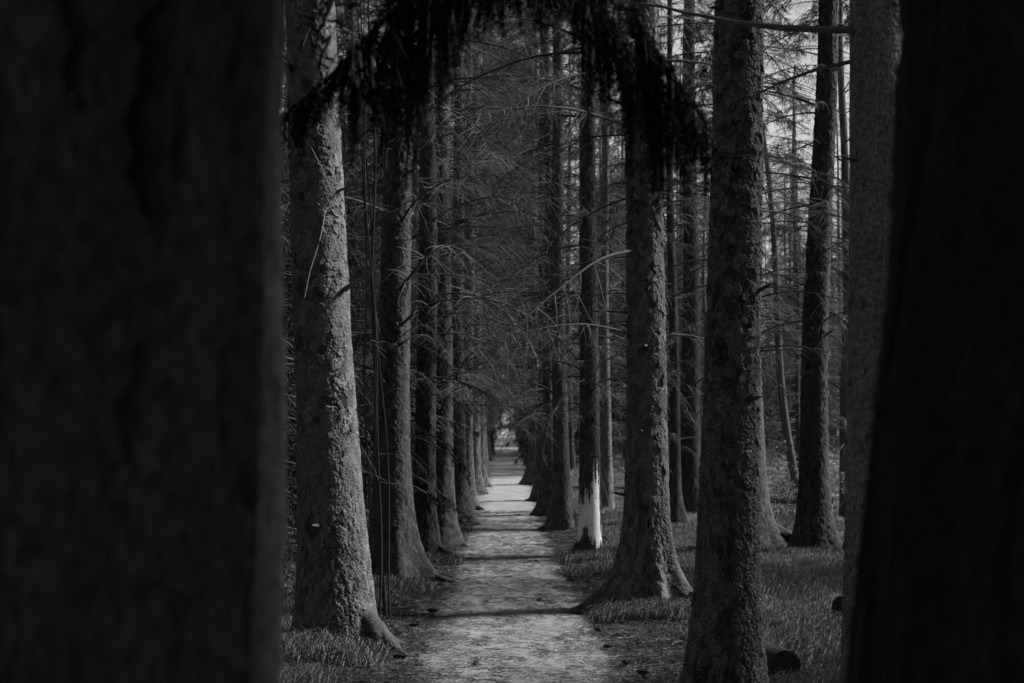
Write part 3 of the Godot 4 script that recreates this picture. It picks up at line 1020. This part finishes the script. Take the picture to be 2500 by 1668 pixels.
	for k in 30:
		var d := 47.0 + 31.0 * (k % 6) / 5.0 + rf(-2.0, 2.0)
		bushy.append([(0.045 + 0.20 * k / 29.0) * d, d, lerpf(1.9, 1.0, smoothstep(6.0, 20.0, k))])
	young(by_gap(bushy, "young bushy spruce", [[0.0, 0.12, "beyond the clearing, left of nearest right spruce"], [0.12, 0.19, "beyond the clearing behind nearest right spruce"], [0.19, 0.3, "beyond the clearing near the leaning spruce"]]), 7.0, 10.0, "young spruces beyond the right wood")


const ORDINAL := ["first", "second", "third", "fourth", "fifth", "sixth", "seventh", "eighth", "ninth", "tenth", "eleventh", "twelfth", "thirteenth", "fourteenth", "fifteenth", "sixteenth"]


# gaps: [tangent from, tangent to, words]; returns [[spot, label], ...] for the spots seen through a gap, told apart by their order in it
func by_gap(spots: Array, what: String, gaps: Array) -> Array:
	var out := []
	for g in gaps:
		var mine := []
		for s in spots:
			var t: float = s[0] / s[1]
			if t > g[0] and t < g[1]:
				mine.append(s)
		mine.sort_custom(func(a, b): return a[0] / a[1] < b[0] / b[1])
		for k in mini(mine.size(), ORDINAL.size()):
			out.append([mine[k], "%s %s, %s from the left" % [what, g[2], ORDINAL[k]] if mine.size() > 1 else "%s %s" % [what, g[2]]])
	return out


func wood(seen: Array, group: String, c: Array, h: float, towards: float, r0: float, r1: float) -> void:
	# four kinds built once, the rest copied
	var kinds := []
	for k in seen.size():
		var s := Vector2(seen[k][0][0], seen[k][0][1])
		var label: String = seen[k][1]
		if k < 5:
			var o := tree({"x": s.x, "d": s.y, "r": lerpf(r0, r1, k / 4.0), "h": h + k, "flare": 0.06, "lx": rf(-0.012, 0.012), "lz": rf(-0.01, 0.01), "wob": 0.04, "bark": "scaly", "tone": lerpf(0.07, 0.14, (k * 2 % 5) / 4.0), "seed": 60 + k + int(h), "rel": 1.2,
				"sides": 20, "step": 0.12, "fine_top": 7.0, "twigs": [[1.2, 10.0, c[4], 0.5, 1.1, towards, 0.0]], "crown": c, "label": label, "group": group})
			kinds.append(o)
		else:
			var src: Node3D = kinds[k % kinds.size()]
			var o: Node3D = src.duplicate()
			o.name = "spruce_tree"
			add_child(o, true)
			o.position = on_ground(s.x, s.y)
			o.rotation.y = rf(0, TAU)
			o.scale = Vector3.ONE * rf(0.9, 1.12)
			tag(o, label, "tree", group)


func young(seen: Array, h0: float, h1: float, group: String) -> void:
	var kinds := []
	for k in seen.size():
		var s: Array = seen[k][0]
		var label: String = seen[k][1]
		if k < 3:
			var t := {"x": s[0], "d": s[1], "r": 0.05, "h": lerpf(h0, h1, k / 2.0), "flare": 0.02, "lx": 0.0, "bark": "scaly", "tone": 0.09, "seed": 90 + k, "rel": 0.5, "sides": 10, "step": 0.3,
				"called": "young_spruce", "crown": [0.3, 1.5 + 0.2 * k, 6, 0.3], "label": label, "group": group}
			kinds.append(tree(t))
			if s.size() > 2:
				kinds[k].scale = Vector3.ONE * s[2]
		else:
			var src: Node3D = kinds[k % 3]
			var o: Node3D = src.duplicate()
			o.name = "young_spruce"
			add_child(o, true)
			o.position = on_ground(s[0], s[1])
			o.rotation.y = rf(0, TAU)
			o.scale = Vector3.ONE * rf(0.85, 1.2) * (s[2] if s.size() > 2 else 1.0)
			tag(o, label, "tree", group)


# ---------------------------------------------------------------- the wood on the left
func build_left_wood() -> void:
	var under := [[-2.5, 12.2], [-3.0, 15.5], [-2.25, 17.8], [-3.6, 19.5], [-2.6, 22.5], [-3.9, 25.0], [-2.7, 28.0], [-4.6, 30.0], [-3.4, 34.0]]
	var named := []
	for k in under.size():
		named.append([under[k], "dark bushy young spruce behind the left row, %s from the viewer" % ORDINAL[k]])
	young(named, 5.5, 8.0, "understory spruces on the left")
	var gaps := [[-0.17, -0.138, "in the dark gap left of the sunlit spruce"], [-0.122, -0.088, "between the sunlit and the splay-footed spruce"], [-0.088, -0.055, "behind the left row past the splay-footed spruce"], [-0.055, -0.02, "behind the left row towards its far end"]]
	var spots := []
	var guard := 0
	while spots.size() < 42 and guard < 6000:
		guard += 1
		var d := 16.0 + 80.0 * rng.randf()
		var x: float = -rf(0.02, 0.17) * d
		var ok := x < -2.3
		for s in spots:
			if Vector2(x - s[0], d - s[1]).length() < 1.7:
				ok = false
		if ok:
			spots.append([x, d])
	wood(by_gap(spots, "dark spruce", gaps), "spruces in the left wood", [4.0, 2.1, 6, 0.42, 150], 14.0, 0.0, 0.08, 0.15)


# ---------------------------------------------------------------- the wood all round, one mass
func build_far_wood() -> void:
	var trunks := []
	var sprays := [[], [], []]
	var spots := []
	# far end of the avenue, left flank, right flank, behind the viewer
	for k in 60:
		spots.append([rf(-40.0, 40.0), rf(150.0, 190.0), rf(14.0, 18.0)])
	for k in 70:
		spots.append([rf(-38.0, -17.0), rf(-10.0, 110.0), rf(15.0, 19.0)])
	for k in 34:
		spots.append([rf(34.0, 60.0), rf(70.0, 150.0), rf(7.0, 10.0)])
	for k in 70:
		spots.append([rf(-16.0, 14.0), rf(-24.0, -2.5), rf(15.0, 19.0)])
	for k in 22:
		spots.append([rf(-16.0, -3.5), rf(-3.0, 12.0), rf(15.0, 19.0)])
	for e in [[4.7, 8.6, 8.0], [3.2, 1.4, 9.0], [4.3, 2.4, 10.0], [5.3, 14.0, 9.0], [5.8, 15.6, 9.0], [6.6, 15.0, 10.0], [3.6, 4.6, 9.0], [5.6, 5.4, 9.0], [7.4, 16.5, 11.0], [6.2, 8.9, 12.0], [8.0, 10.4, 13.0], [7.6, 2.0, 12.0], [9.5, 7.0, 13.0]]:
		spots.append(e)
	var places := []
	for k in 3:
		places.append(crown_places(17.0, 2.2, 2.4, 6, 0.6))
	for k in spots.size():
		var s: Array = spots[k]
		if s[1] > 120.0 and absf(s[0]) < 3.5 and k % 3 != 0:
			continue
		var at := on_ground(s[0], s[1])
		var sc: float = s[2] / 17.0
		var turn := Basis(Vector3.UP, rf(0, TAU)).scaled(Vector3(sc, sc, sc))
		var root := Transform3D(turn, at)
		trunks.append(root)
		for p in places[k % 3]:
			if s[1] > 120.0 and p.origin.y < 7.0 and absf(s[0]) < 8.0:
				continue
			sprays[k % 3].append(root * p)
	var o := thing("distant_woods", Vector3.ZERO, "mass of distant spruces closing in round the avenue", "woods")
	o.set_meta("kind", "stuff")
	many("trunks", trunk_mesh({"r": 0.15, "h": 17.0, "flare": 0.08, "lx": 0.0, "bark": "scaly", "tone": 0.10, "sides": 10, "step": 0.6, "seed": 4}), mats.bark, trunks, [], o)
	for k in 3:
		many("sprays", spray_meshes[k], mats.needle, sprays[k], [], o)


# ---------------------------------------------------------------- dark boughs hanging into the top of the view
func build_boughs() -> void:
	var twig := Buf.new()
	var stem := curve(Vector3.ZERO, Vector3(1, 0, 0), 0.10, 0.1, 3, 0.05)
	twig.tube(stem, taper(4, 0.0016, 0.0008), 3, grey(0.05))
	for k in 70:
		var w := rf(0.0, 1.0) * 3.0
		var j := mini(int(w), 2)
		var s := stem[j].lerp(stem[j + 1], w - j)
		var a := rf(0, TAU)
		var e := s + Vector3(rf(0.5, 1.0), cos(a), sin(a)).normalized() * rf(0.013, 0.021)
		var nn := (e - s).cross(Vector3(rf(-1, 1), rf(-1, 1), rf(-1, 1))).normalized()
		var sd := (e - s).cross(nn).normalized() * 0.0011
		twig.tri(s - sd, s + sd, e, nn, grey(0.035))
	var twig_mesh := twig.mesh()
	var o := thing("hanging_bough", Vector3(0.0, 2.97, -4.0), "black drooping spruce bough arching across the top of the view", "branch")
	# limbs as points (x, height over the knot, depth); each with the length of the curtain under it
	var limbs := [
		[[0.11, 0.0, 0.0, 0.10], [-0.05, -0.07, 0.05, 0.14], [-0.20, -0.13, 0.08, 0.36], [-0.30, -0.19, 0.05, 0.36], [-0.38, -0.25, 0.0, 0.22], [-0.52, -0.38, -0.05, 0.15], [-0.63, -0.46, -0.1, 0.13], [-0.75, -0.53, -0.1, 0.12]],
		[[0.05, 0.04, 0.1, 0.12], [-0.12, -0.06, 0.15, 0.20], [-0.20, -0.12, 0.2, 0.36], [-0.27, -0.20, 0.22, 0.38], [-0.35, -0.27, 0.2, 0.28]],
		[[-0.10, -0.08, -0.1, 0.2], [-0.25, -0.20, -0.12, 0.36], [-0.34, -0.33, -0.15, 0.22]],
		[[0.11, 0.0, 0.0, 0.10], [0.21, -0.10, 0.0, 0.28], [0.27, -0.19, 0.05, 0.22], [0.32, -0.28, 0.05, 0.20], [0.41, -0.42, 0.05, 0.25], [0.49, -0.51, 0.02, 0.20], [0.60, -0.59, 0.0, 0.10]],
		[[0.05, 0.02, -0.1, 0.10], [0.16, -0.06, -0.1, 0.22], [0.27, -0.16, -0.12, 0.26], [0.37, -0.33, -0.1, 0.26], [0.46, -0.46, -0.1, 0.14]],
		[[0.20, -0.06, 0.15, 0.2], [0.33, -0.22, 0.18, 0.24], [0.43, -0.40, 0.2, 0.26], [0.54, -0.55, 0.2, 0.10]],
		[[-0.30, -0.05, -0.05, 0.10], [-0.05, -0.05, -0.05, 0.12], [0.10, -0.05, -0.05, 0.13], [0.30, -0.08, -0.05, 0.12]],
	]
	for l in limbs:
		var pts := PackedVector3Array()
		for p in l:
			pts.append(Vector3(p[0], p[1], p[2]))
		var b := Buf.new()
		b.tube(pts, taper(pts.size(), 0.011, 0.003), 6, grey(0.05))
		var limb := part("limb", b.mesh(), mats.twig, o)
		var places := []
		for k in pts.size() - 1:
			var seg := pts[k].distance_to(pts[k + 1])
			var n := int(seg / 0.0095)
			for q in n:
				var u := float(q) / n
				var at := pts[k].lerp(pts[k + 1], u) + Vector3(0, 0, rf(-0.07, 0.07))
				var clump := 0.5 + 0.9 * soft.get_noise_2d((k + u) * 28.0, l[0][1] * 300.0 + l[1][0] * 900.0)
				if rng.randf() > 0.25 + 1.5 * clump:
					continue
				var drop := lerpf(l[k][3], l[k + 1][3], u) * rf(0.15, 1.2) * (0.45 + 1.1 * clump)
				var along := (pts[k + 1] - pts[k]).normalized()
				var side := Vector3(0, 0, 1) * rf(-1, 1)
				var dir := (along * rf(0.1, 0.7) + side * 0.7 + Vector3(rf(-0.3, 0.3), -0.5, 0)).normalized()
				var m := maxi(1, int(drop / 0.055))
				for z in m:
					dir = (dir + Vector3(rf(-0.12, 0.12), -0.45, rf(-0.12, 0.12))).normalized()
					var x := dir
					var y := x.cross(Vector3(0.3, 0.2, 1).normalized()).normalized()
					var bs := (Basis(x, y, x.cross(y)) * Basis(Vector3(1, 0, 0), rf(0, TAU))).scaled(Vector3.ONE * 1.25)
					places.append(Transform3D(bs, at))
					if z % 2 == 0:
						var off := Basis(y, rf(-1.0, 1.0)) * bs
						places.append(Transform3D(off.scaled(Vector3.ONE * 0.8), at))
					at += dir * 0.06
		many("needles", twig_mesh, mats.needle, places, [], limb)


# ---------------------------------------------------------------- saplings, logs, shrubs, cones
func log_thing(label: String, at: Vector3, dir: Vector3, len: float, r: float, tone: float, seed_: int) -> void:
	var o := thing("cut_log", at, label, "log")
	var t := {"r": r, "h": 60.0, "flare": 0.0, "lx": 0.0, "bark": "scaly", "tone": tone, "seed": seed_, "rel": 0.8}
	var b := Buf.new()
	var sides := 40
	var n := int(len / 0.03)
	var z := dir.normalized()
	var x := z.cross(Vector3.UP).normalized()
	var y := x.cross(z).normalized()
	for k in n + 1:
		for s in sides:
			var a := TAU * s / sides
			var sk := skin(t, a, 3.0 + k * len / n)
			var o2 := x * cos(a) + y * sin(a)
			b.v.append(z * (k * len / n) + o2 * (r + (sk[0] - radius_at(t, 3.0))))
			b.n.append(o2)
			b.c.append(grey(sk[1]))
			if k < n:
				var p := k * sides + s
				var q := k * sides + (s + 1) % sides
				b.i.append_array(PackedInt32Array([p, q, p + sides, q, q + sides, p + sides]))
	part("bark", b.mesh(), mats.bark, o)
	var e := Buf.new()
	e.v.append(z * -0.004)
	e.n.append(-z)
	e.c.append(grey(tone * 0.5))
	for j in 6:
		var rr := r * (j + 1) / 6.3
		for s in sides:
			var a := TAU * s / sides
			e.v.append((x * cos(a) + y * sin(a)) * rr * (1.0 + 0.02 * sin(a * 3.0 + j)) - z * (0.004 - 0.003 * (j % 2)))
			e.n.append(-z)
			e.c.append(grey(tone * (0.55 if j % 2 == 0 else 0.7)))
			var s2 := (s + 1) % sides
			if j == 0:
				e.i.append_array(PackedInt32Array([0, 1 + s2, 1 + s]))
			else:
				var p := 1 + (j - 1) * sides
				e.i.append_array(PackedInt32Array([p + s, p + s2, p + sides + s, p + s2, p + sides + s2, p + sides + s]))
	part("cut_end", e.mesh(), mats.bark, o)


func shrub(called: String, at: Vector3, label: String, n: int, h: float, spread: float, leaves: int, tone: float) -> void:
	var o := thing(called, at, label, "shrub")
	for k in n:
		var a := rf(0, TAU)
		var b := Buf.new()
		var st := curve(Vector3(rf(-0.06, 0.06), -0.03, rf(-0.06, 0.06)), Vector3(cos(a) * spread, 1, sin(a) * spread), h * rf(0.6, 1.1), rf(-0.1, 0.5), 7, 0.12)
		b.tube(st, taper(8, 0.006, 0.0015), 4, grey(tone))
		for q in 9:
			var s: Vector3 = st[rng.randi_range(2, 7)]
			var tw := curve(s, Vector3(rf(-1, 1), rf(-0.2, 1), rf(-1, 1)), h * rf(0.1, 0.35), 0.3, 3, 0.2)
			b.tube(tw, taper(4, 0.0025, 0.001), 3, grey(tone))
			for z in leaves:
				var p: Vector3 = tw[rng.randi_range(1, 3)] + Vector3(rf(-1, 1), rf(-1, 1), rf(-1, 1)) * 0.03
				var nn := Vector3(rf(-1, 1), rf(0, 1), rf(-1, 1)).normalized()
				var u := nn.cross(Vector3(rf(-1, 1), rf(-1, 1), rf(-1, 1))).normalized()
				var w := nn.cross(u) * 0.011
				b.tri(p - w, p + w, p + u * 0.045, nn, grey(tone * 1.1))
				b.tri(p - w, p - u * 0.012, p + w, nn, grey(tone * 1.1))
		part("stem", b.mesh(), mats.blade, o)


func build_details() -> void:
	# slender dead stems against the right side of the nearest left spruce
	var o := thing("bare_sapling", on_ground(-1.02, 11.6), "cluster of thin bare stems right beside the sunlit left spruce", "sapling")
	for s in [[0.0, 0.012, 0.0, 0.26], [0.035, 0.017, -0.004, 0.14], [-0.03, 0.009, -0.01, 0.22], [0.075, 0.010, -0.016, 0.12]]:
		var b := Buf.new()
		var p := PackedVector3Array()
		for k in 24:
			var y := -0.05 + 5.2 * k / 23.0
			p.append(Vector3(s[0] + s[2] * y - 0.03 * y + 0.03 * sin(y * 1.1 + s[0] * 90.0) + 0.012 * sin(y * 3.3 + s[0] * 50.0), y, 0.02 * sin(y * 1.1 + s[1] * 300.0) + s[3] * 0.2))
		b.tube(p, taper(24, s[1], s[1] * 0.5), 7, grey(0.04))
		for k in 12:
			var f: Vector3 = p[rng.randi_range(5, 22)]
			b.tube(curve(f, Vector3(rf(-1, 1), rf(-0.5, 0.8), rf(-1, 1)), rf(0.1, 0.5), 0.8, 4, 0.2), taper(5, 0.003, 0.001), 3, grey(0.16))
		part("stem", b.mesh(), mats.twig, o)
	# logs
	log_thing("cut log with dark round end lying behind the nearest right spruce", on_ground(1.70, 8.75, 0.06), Vector3(-0.2, 0.0, -1.0), 1.1, 0.102, 0.06, 5)
	log_thing("short log with pale bark edge lying in the grass on the right", on_ground(2.62, 11.2, 0.10), Vector3(0.75, 0.02, -0.6), 0.9, 0.098, 0.07, 6)
	# fallen trunks
	for f in [[1.6, 34.0, 1.9, -0.2, "fallen trunk lying in the bright grass left of the flaking spruce", 0.07], [6.6, 29.0, -2.6, 0.5, "long fallen trunk lying across the foot of the clearing", 0.11]]:
		var ft := thing("fallen_log", on_ground(f[0], f[1], 0.10), f[4], "log")
		var b := Buf.new()
		b.tube(curve(Vector3.ZERO, Vector3(f[2], 0.03, f[3]), absf(f[2]) * 1.4, 0.0, 8, 0.03), taper(9, f[5], f[5] * 0.6), 10, grey(0.06))
		part("bark", b.mesh(), mats.bark, ft)
	shrub("leafy_shrub", on_ground(-1.98, 12.6), "small dark shrub left of the sunlit spruce's foot", 9, 1.5, 0.25, 5, 0.06)
	shrub("leafy_shrub", on_ground(-1.75, 11.4), "low twiggy shrub behind the grass at the sunlit spruce's foot", 7, 0.9, 0.4, 5, 0.07)
	shrub("twiggy_shrub", on_ground(1.72, 20.0), "twiggy bare shrub showing left of the flaking spruce", 8, 1.2, 0.35, 0, 0.08)
	shrub("leafy_shrub", on_ground(4.25, 22.0), "leafy shrub beside the nearest right spruce, before the clearing", 12, 1.5, 0.5, 7, 0.07)
	shrub("leafy_shrub", on_ground(5.2, 23.5), "leafy shrub close left of the dark leaning spruce", 10, 1.2, 0.5, 7, 0.08)
	shrub("leafy_shrub", on_ground(6.3, 24.5), "leafy shrub close right of the dark leaning spruce", 10, 1.1, 0.5, 7, 0.10)
	# broken twigs lying on the verges
	var lying := {"right verge": [[1.02, 9.1, 0.4], [0.92, 9.6, 2.0], [1.15, 10.0, 1.2], [0.82, 10.6, 0.1], [0.98, 11.4, 2.6]], "left verge": [[-0.9, 9.3, 0.9], [-0.75, 10.4, 2.3], [-0.85, 12.6, 0.3]]}
	for where in lying:
		for k in lying[where].size():
			var w: Array = lying[where][k]
			var b := Buf.new()
			var p := curve(Vector3.ZERO, Vector3(1, 0.02, 0), rf(0.14, 0.34), 0.05, 7, 0.13)
			b.tube(p, taper(8, 0.005, 0.002), 5, grey(rf(0.10, 0.28)))
			for q in 3:
				b.tube(curve(p[2 + q], Vector3(rf(0.3, 1.0), 0.2, rf(-1, 1)), rf(0.04, 0.10), 0.2, 3, 0.15), taper(4, 0.0025, 0.001), 3, grey(0.14))
			var tw := part("fallen_twig", b.mesh(), mats.twig, self)
			tw.position = on_ground(w[0], w[1], 0.012)
			tw.rotation.y = w[2]
			tag(tw, "broken dead twig lying on the %s of the path, %s from the viewer" % [where, ORDINAL[k]], "twig", "broken twigs beside the path")
	# cones on the path
	var cone := Buf.new()
	cone.tube(PackedVector3Array([Vector3(-0.045, 0, 0), Vector3(-0.035, 0, 0), Vector3(-0.01, 0, 0), Vector3(0.02, 0, 0), Vector3(0.045, 0, 0)]), PackedFloat32Array([0.002, 0.012, 0.0165, 0.012, 0.001]), 8, grey(0.03))
	for k in 46:
		var a := k * 2.4
		var u := k / 45.0
		var r := 0.016 * sin(PI * clampf(u * 0.9 + 0.08, 0.0, 1.0))
		var c := Vector3(-0.042 + 0.084 * u, cos(a) * r, sin(a) * r)
		cone.spike(c, c + Vector3(0.010, cos(a) * 0.007, sin(a) * 0.007), 0.005, grey(0.04))
	var cone_mesh := cone.mesh()
	var cones := {"on the left verge of the path": [[-0.72, 9.7], [-0.72, 11.2], [-0.62, 12.1], [-0.65, 14.2]], "on the middle of the path": [[-0.2, 9.45], [0.3, 12.9], [-0.3, 15.6], [0.35, 17.0]], "on the right verge of the path": [[0.86, 9.05], [0.78, 9.4], [0.72, 10.2], [0.70, 11.0], [0.66, 14.6]]}
	for where in cones:
		for k in cones[where].size():
			var s: Array = cones[where][k]
			var c := part("spruce_cone", cone_mesh, mats.litter, self)
			c.position = on_ground(s[0], s[1], 0.03)
			c.rotation.y = rf(0, TAU)
			c.scale = Vector3.ONE * rf(0.75, 1.1)
			tag(c, "small dark cone %s, %s from the viewer" % [where, ORDINAL[k]], "cone", "fallen spruce cones")


# ---------------------------------------------------------------- grass and litter
func tuft(n: int, h: float, spread: float, lo: float, hi: float) -> ArrayMesh:
	var b := Buf.new()
	for k in n:
		var a := rf(0, TAU)
		var from := Vector3(rf(-1, 1), 0, rf(-1, 1)) * spread * 0.6
		var l := h * rf(0.5, 1.2)
		var out := Vector3(cos(a), 0, sin(a))
		var s := Vector3(-sin(a), 0, cos(a)) * rf(0.0010, 0.0019)
		var lean := rf(0.4, 1.6)
		var p0 := from
		var p1 := from + Vector3.UP * l * 0.55 + out * l * 0.25 * lean
		var p2 := from + Vector3.UP * l * (0.95 - 0.45 * lean) + out * l * 0.75 * lean
		var col := grey(rf(lo, hi))
		var nn := (Vector3.UP * 0.4 + out).normalized()
		b.tri(p0 - s, p0 + s, p1 + s * 0.8, nn, col)
		b.tri(p0 - s, p1 + s * 0.8, p1 - s * 0.8, nn, col)
		b.tri(p1 - s * 0.8, p1 + s * 0.8, p2, nn, col)
	return b.mesh()


func build_grass() -> void:
	var kinds := [tuft(34, 0.06, 0.09, 0.07, 0.20), tuft(36, 0.09, 0.10, 0.06, 0.18), tuft(28, 0.045, 0.09, 0.09, 0.26), tuft(26, 0.075, 0.10, 0.20, 0.42)]
	var places := [[], [], [], []]
	var count := 0
	while count < 44000:
		var d := 6.0 + 36.0 * pow(rng.randf(), 1.5)
		var x := rf(-3.2, 2.2 + 0.20 * d)
		var off := absf(x - path_mid(d))
		count += 1
		var n := soft.get_noise_2d(x * 16.0 + 50.0, d * 16.0) * 1.4
		var edge_at := 0.95 if x > 0 else 0.9
		var dens := smoothstep(edge_at - 0.25, edge_at + 0.55, off + 0.45 * n)
		if d > 16.0:
			dens = maxf(dens, 0.8 * smoothstep(0.62, 0.85, off + 0.25 * n))
		if x > 0.0 and d < 10.5 and x < 1.7:
			dens *= 0.35
		if rng.randf() > dens:
			continue
		var s := rf(0.6, 1.3) * (1.0 + 0.015 * d)
		if off < 1.0:
			s *= 0.7
		var k := 1 if n > 0.15 and off > 1.2 else (2 if off < 1.1 else 0)
		places[k].append(Transform3D(Basis(Vector3.UP, rf(0, TAU)).scaled(Vector3(s, s * rf(0.8, 1.2), s)), on_ground(x, d, -0.01)))
	for k in 9000:
		var d := rf(32.0, 115.0)
		var x := rf(-4.0, 3.0 + 0.24 * d)
		if d > 104.0:
			x = rf(-8.0, 12.0)
		elif absf(x - path_mid(d)) < 0.62:
			continue
		var s := rf(1.6, 3.2)
		places[k % 3].append(Transform3D(Basis(Vector3.UP, rf(0, TAU)).scaled(Vector3(s, s, s)), on_ground(x, d, -0.01)))
	# dry pale grass out in the clearing and at the open end of the avenue
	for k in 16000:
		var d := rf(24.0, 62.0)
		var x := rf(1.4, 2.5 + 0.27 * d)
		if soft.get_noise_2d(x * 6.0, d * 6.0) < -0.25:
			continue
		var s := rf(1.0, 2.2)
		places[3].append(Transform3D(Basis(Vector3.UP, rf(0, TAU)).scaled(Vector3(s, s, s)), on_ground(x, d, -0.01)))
	for k in 2500:
		var d := rf(103.0, 140.0)
		var s := rf(1.6, 3.0)
		places[3].append(Transform3D(Basis(Vector3.UP, rf(0, TAU)).scaled(Vector3(s, s, s)), on_ground(rf(-8.0, 12.0), d, -0.01)))
	for c in [[-1.45, 9.75, 0.35, 110], [-1.2, 9.6, 0.3, 60], [1.15, 11.75, 0.35, 120], [1.5, 11.6, 0.3, 90], [2.0, 9.6, 0.4, 90], [2.5, 10.7, 0.4, 90], [0.95, 15.2, 0.3, 70], [-1.0, 13.7, 0.2, 50], [-0.85, 16.8, 0.25, 70], [0.95, 17.0, 0.3, 70], [2.3, 13.5, 0.6, 120]]:
		for k in c[3]:
			var s := rf(1.1, 2.3)
			places[1].append(Transform3D(Basis(Vector3.UP, rf(0, TAU)).scaled(Vector3(s, s, s)), on_ground(c[0] + rf(-1, 1) * c[2], c[1] + rf(-1, 1) * c[2], -0.01)))
	var o := thing("grass", Vector3.ZERO, "rough pale grass growing along the verges and under the trees", "grass")
	o.set_meta("kind", "stuff")
	for k in 4:
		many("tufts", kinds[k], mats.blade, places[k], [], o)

	# needles, twig bits and bark chips
	var bits := []
	for k in 3:
		var b := Buf.new()
		for q in 10:
			var at := Vector3(rf(-0.1, 0.1), rf(0.001, 0.008), rf(-0.1, 0.1))
			var a := rf(0, TAU)
			var l: float = [0.02, 0.05, 0.014][k] * rf(0.6, 1.5)
			var dir := Vector3(cos(a), rf(-0.08, 0.12), sin(a)) * l
			var w: float = [0.0011, 0.0016, 0.003][k]
			var col := grey([rf(0.14, 0.42), rf(0.07, 0.30), rf(0.06, 0.22)][k])
			b.spike(at - dir, at + dir, w, col)
			b.spike(at + dir, at - dir, w, col)
		bits.append(b.mesh())
	var lp := [[], [], []]
	for k in 34000:
		var d := 6.5 + 22.0 * pow(rng.randf(), 1.6)
		var x := rf(-1.9, 2.0)
		var off := absf(x - path_mid(d))
		var n := soft.get_noise_2d(x * 16.0, d * 10.0 + 90.0)
		if rng.randf() > 0.28 + 0.72 * smoothstep(0.35, 0.95, off + 0.35 * n):
			continue
		var s := rf(0.7, 1.5)
		var h := ground(x, d)
		var pr := off / path_half(d)
		if pr < 1.05:
			h = maxf(h, profile(d) + 0.03 * (1.0 - smoothstep(0.45, 1.35, pr)) - 0.05 * smoothstep(0.95, 1.5, pr) + 0.010 * soft.get_noise_2d(x * 20.0, d * 14.0) + 0.006 * fine.get_noise_2d(x * 5.0, d * 5.0))
		var kind := 0 if pr < 0.95 or rng.randf() < 0.3 else rng.randi() % 3
		lp[kind].append(Transform3D(Basis(Vector3.UP, rf(0, TAU)).scaled(Vector3(s, s, s)), Vector3(x, h + 0.002, -d)))
	var l := thing("forest_litter", Vector3.ZERO, "fallen needles, twig bits and bark chips strewn over path and verges", "litter")
	l.set_meta("kind", "stuff")
	for k in 3:
		many("bits", bits[k], mats.litter, lp[k], [], l)
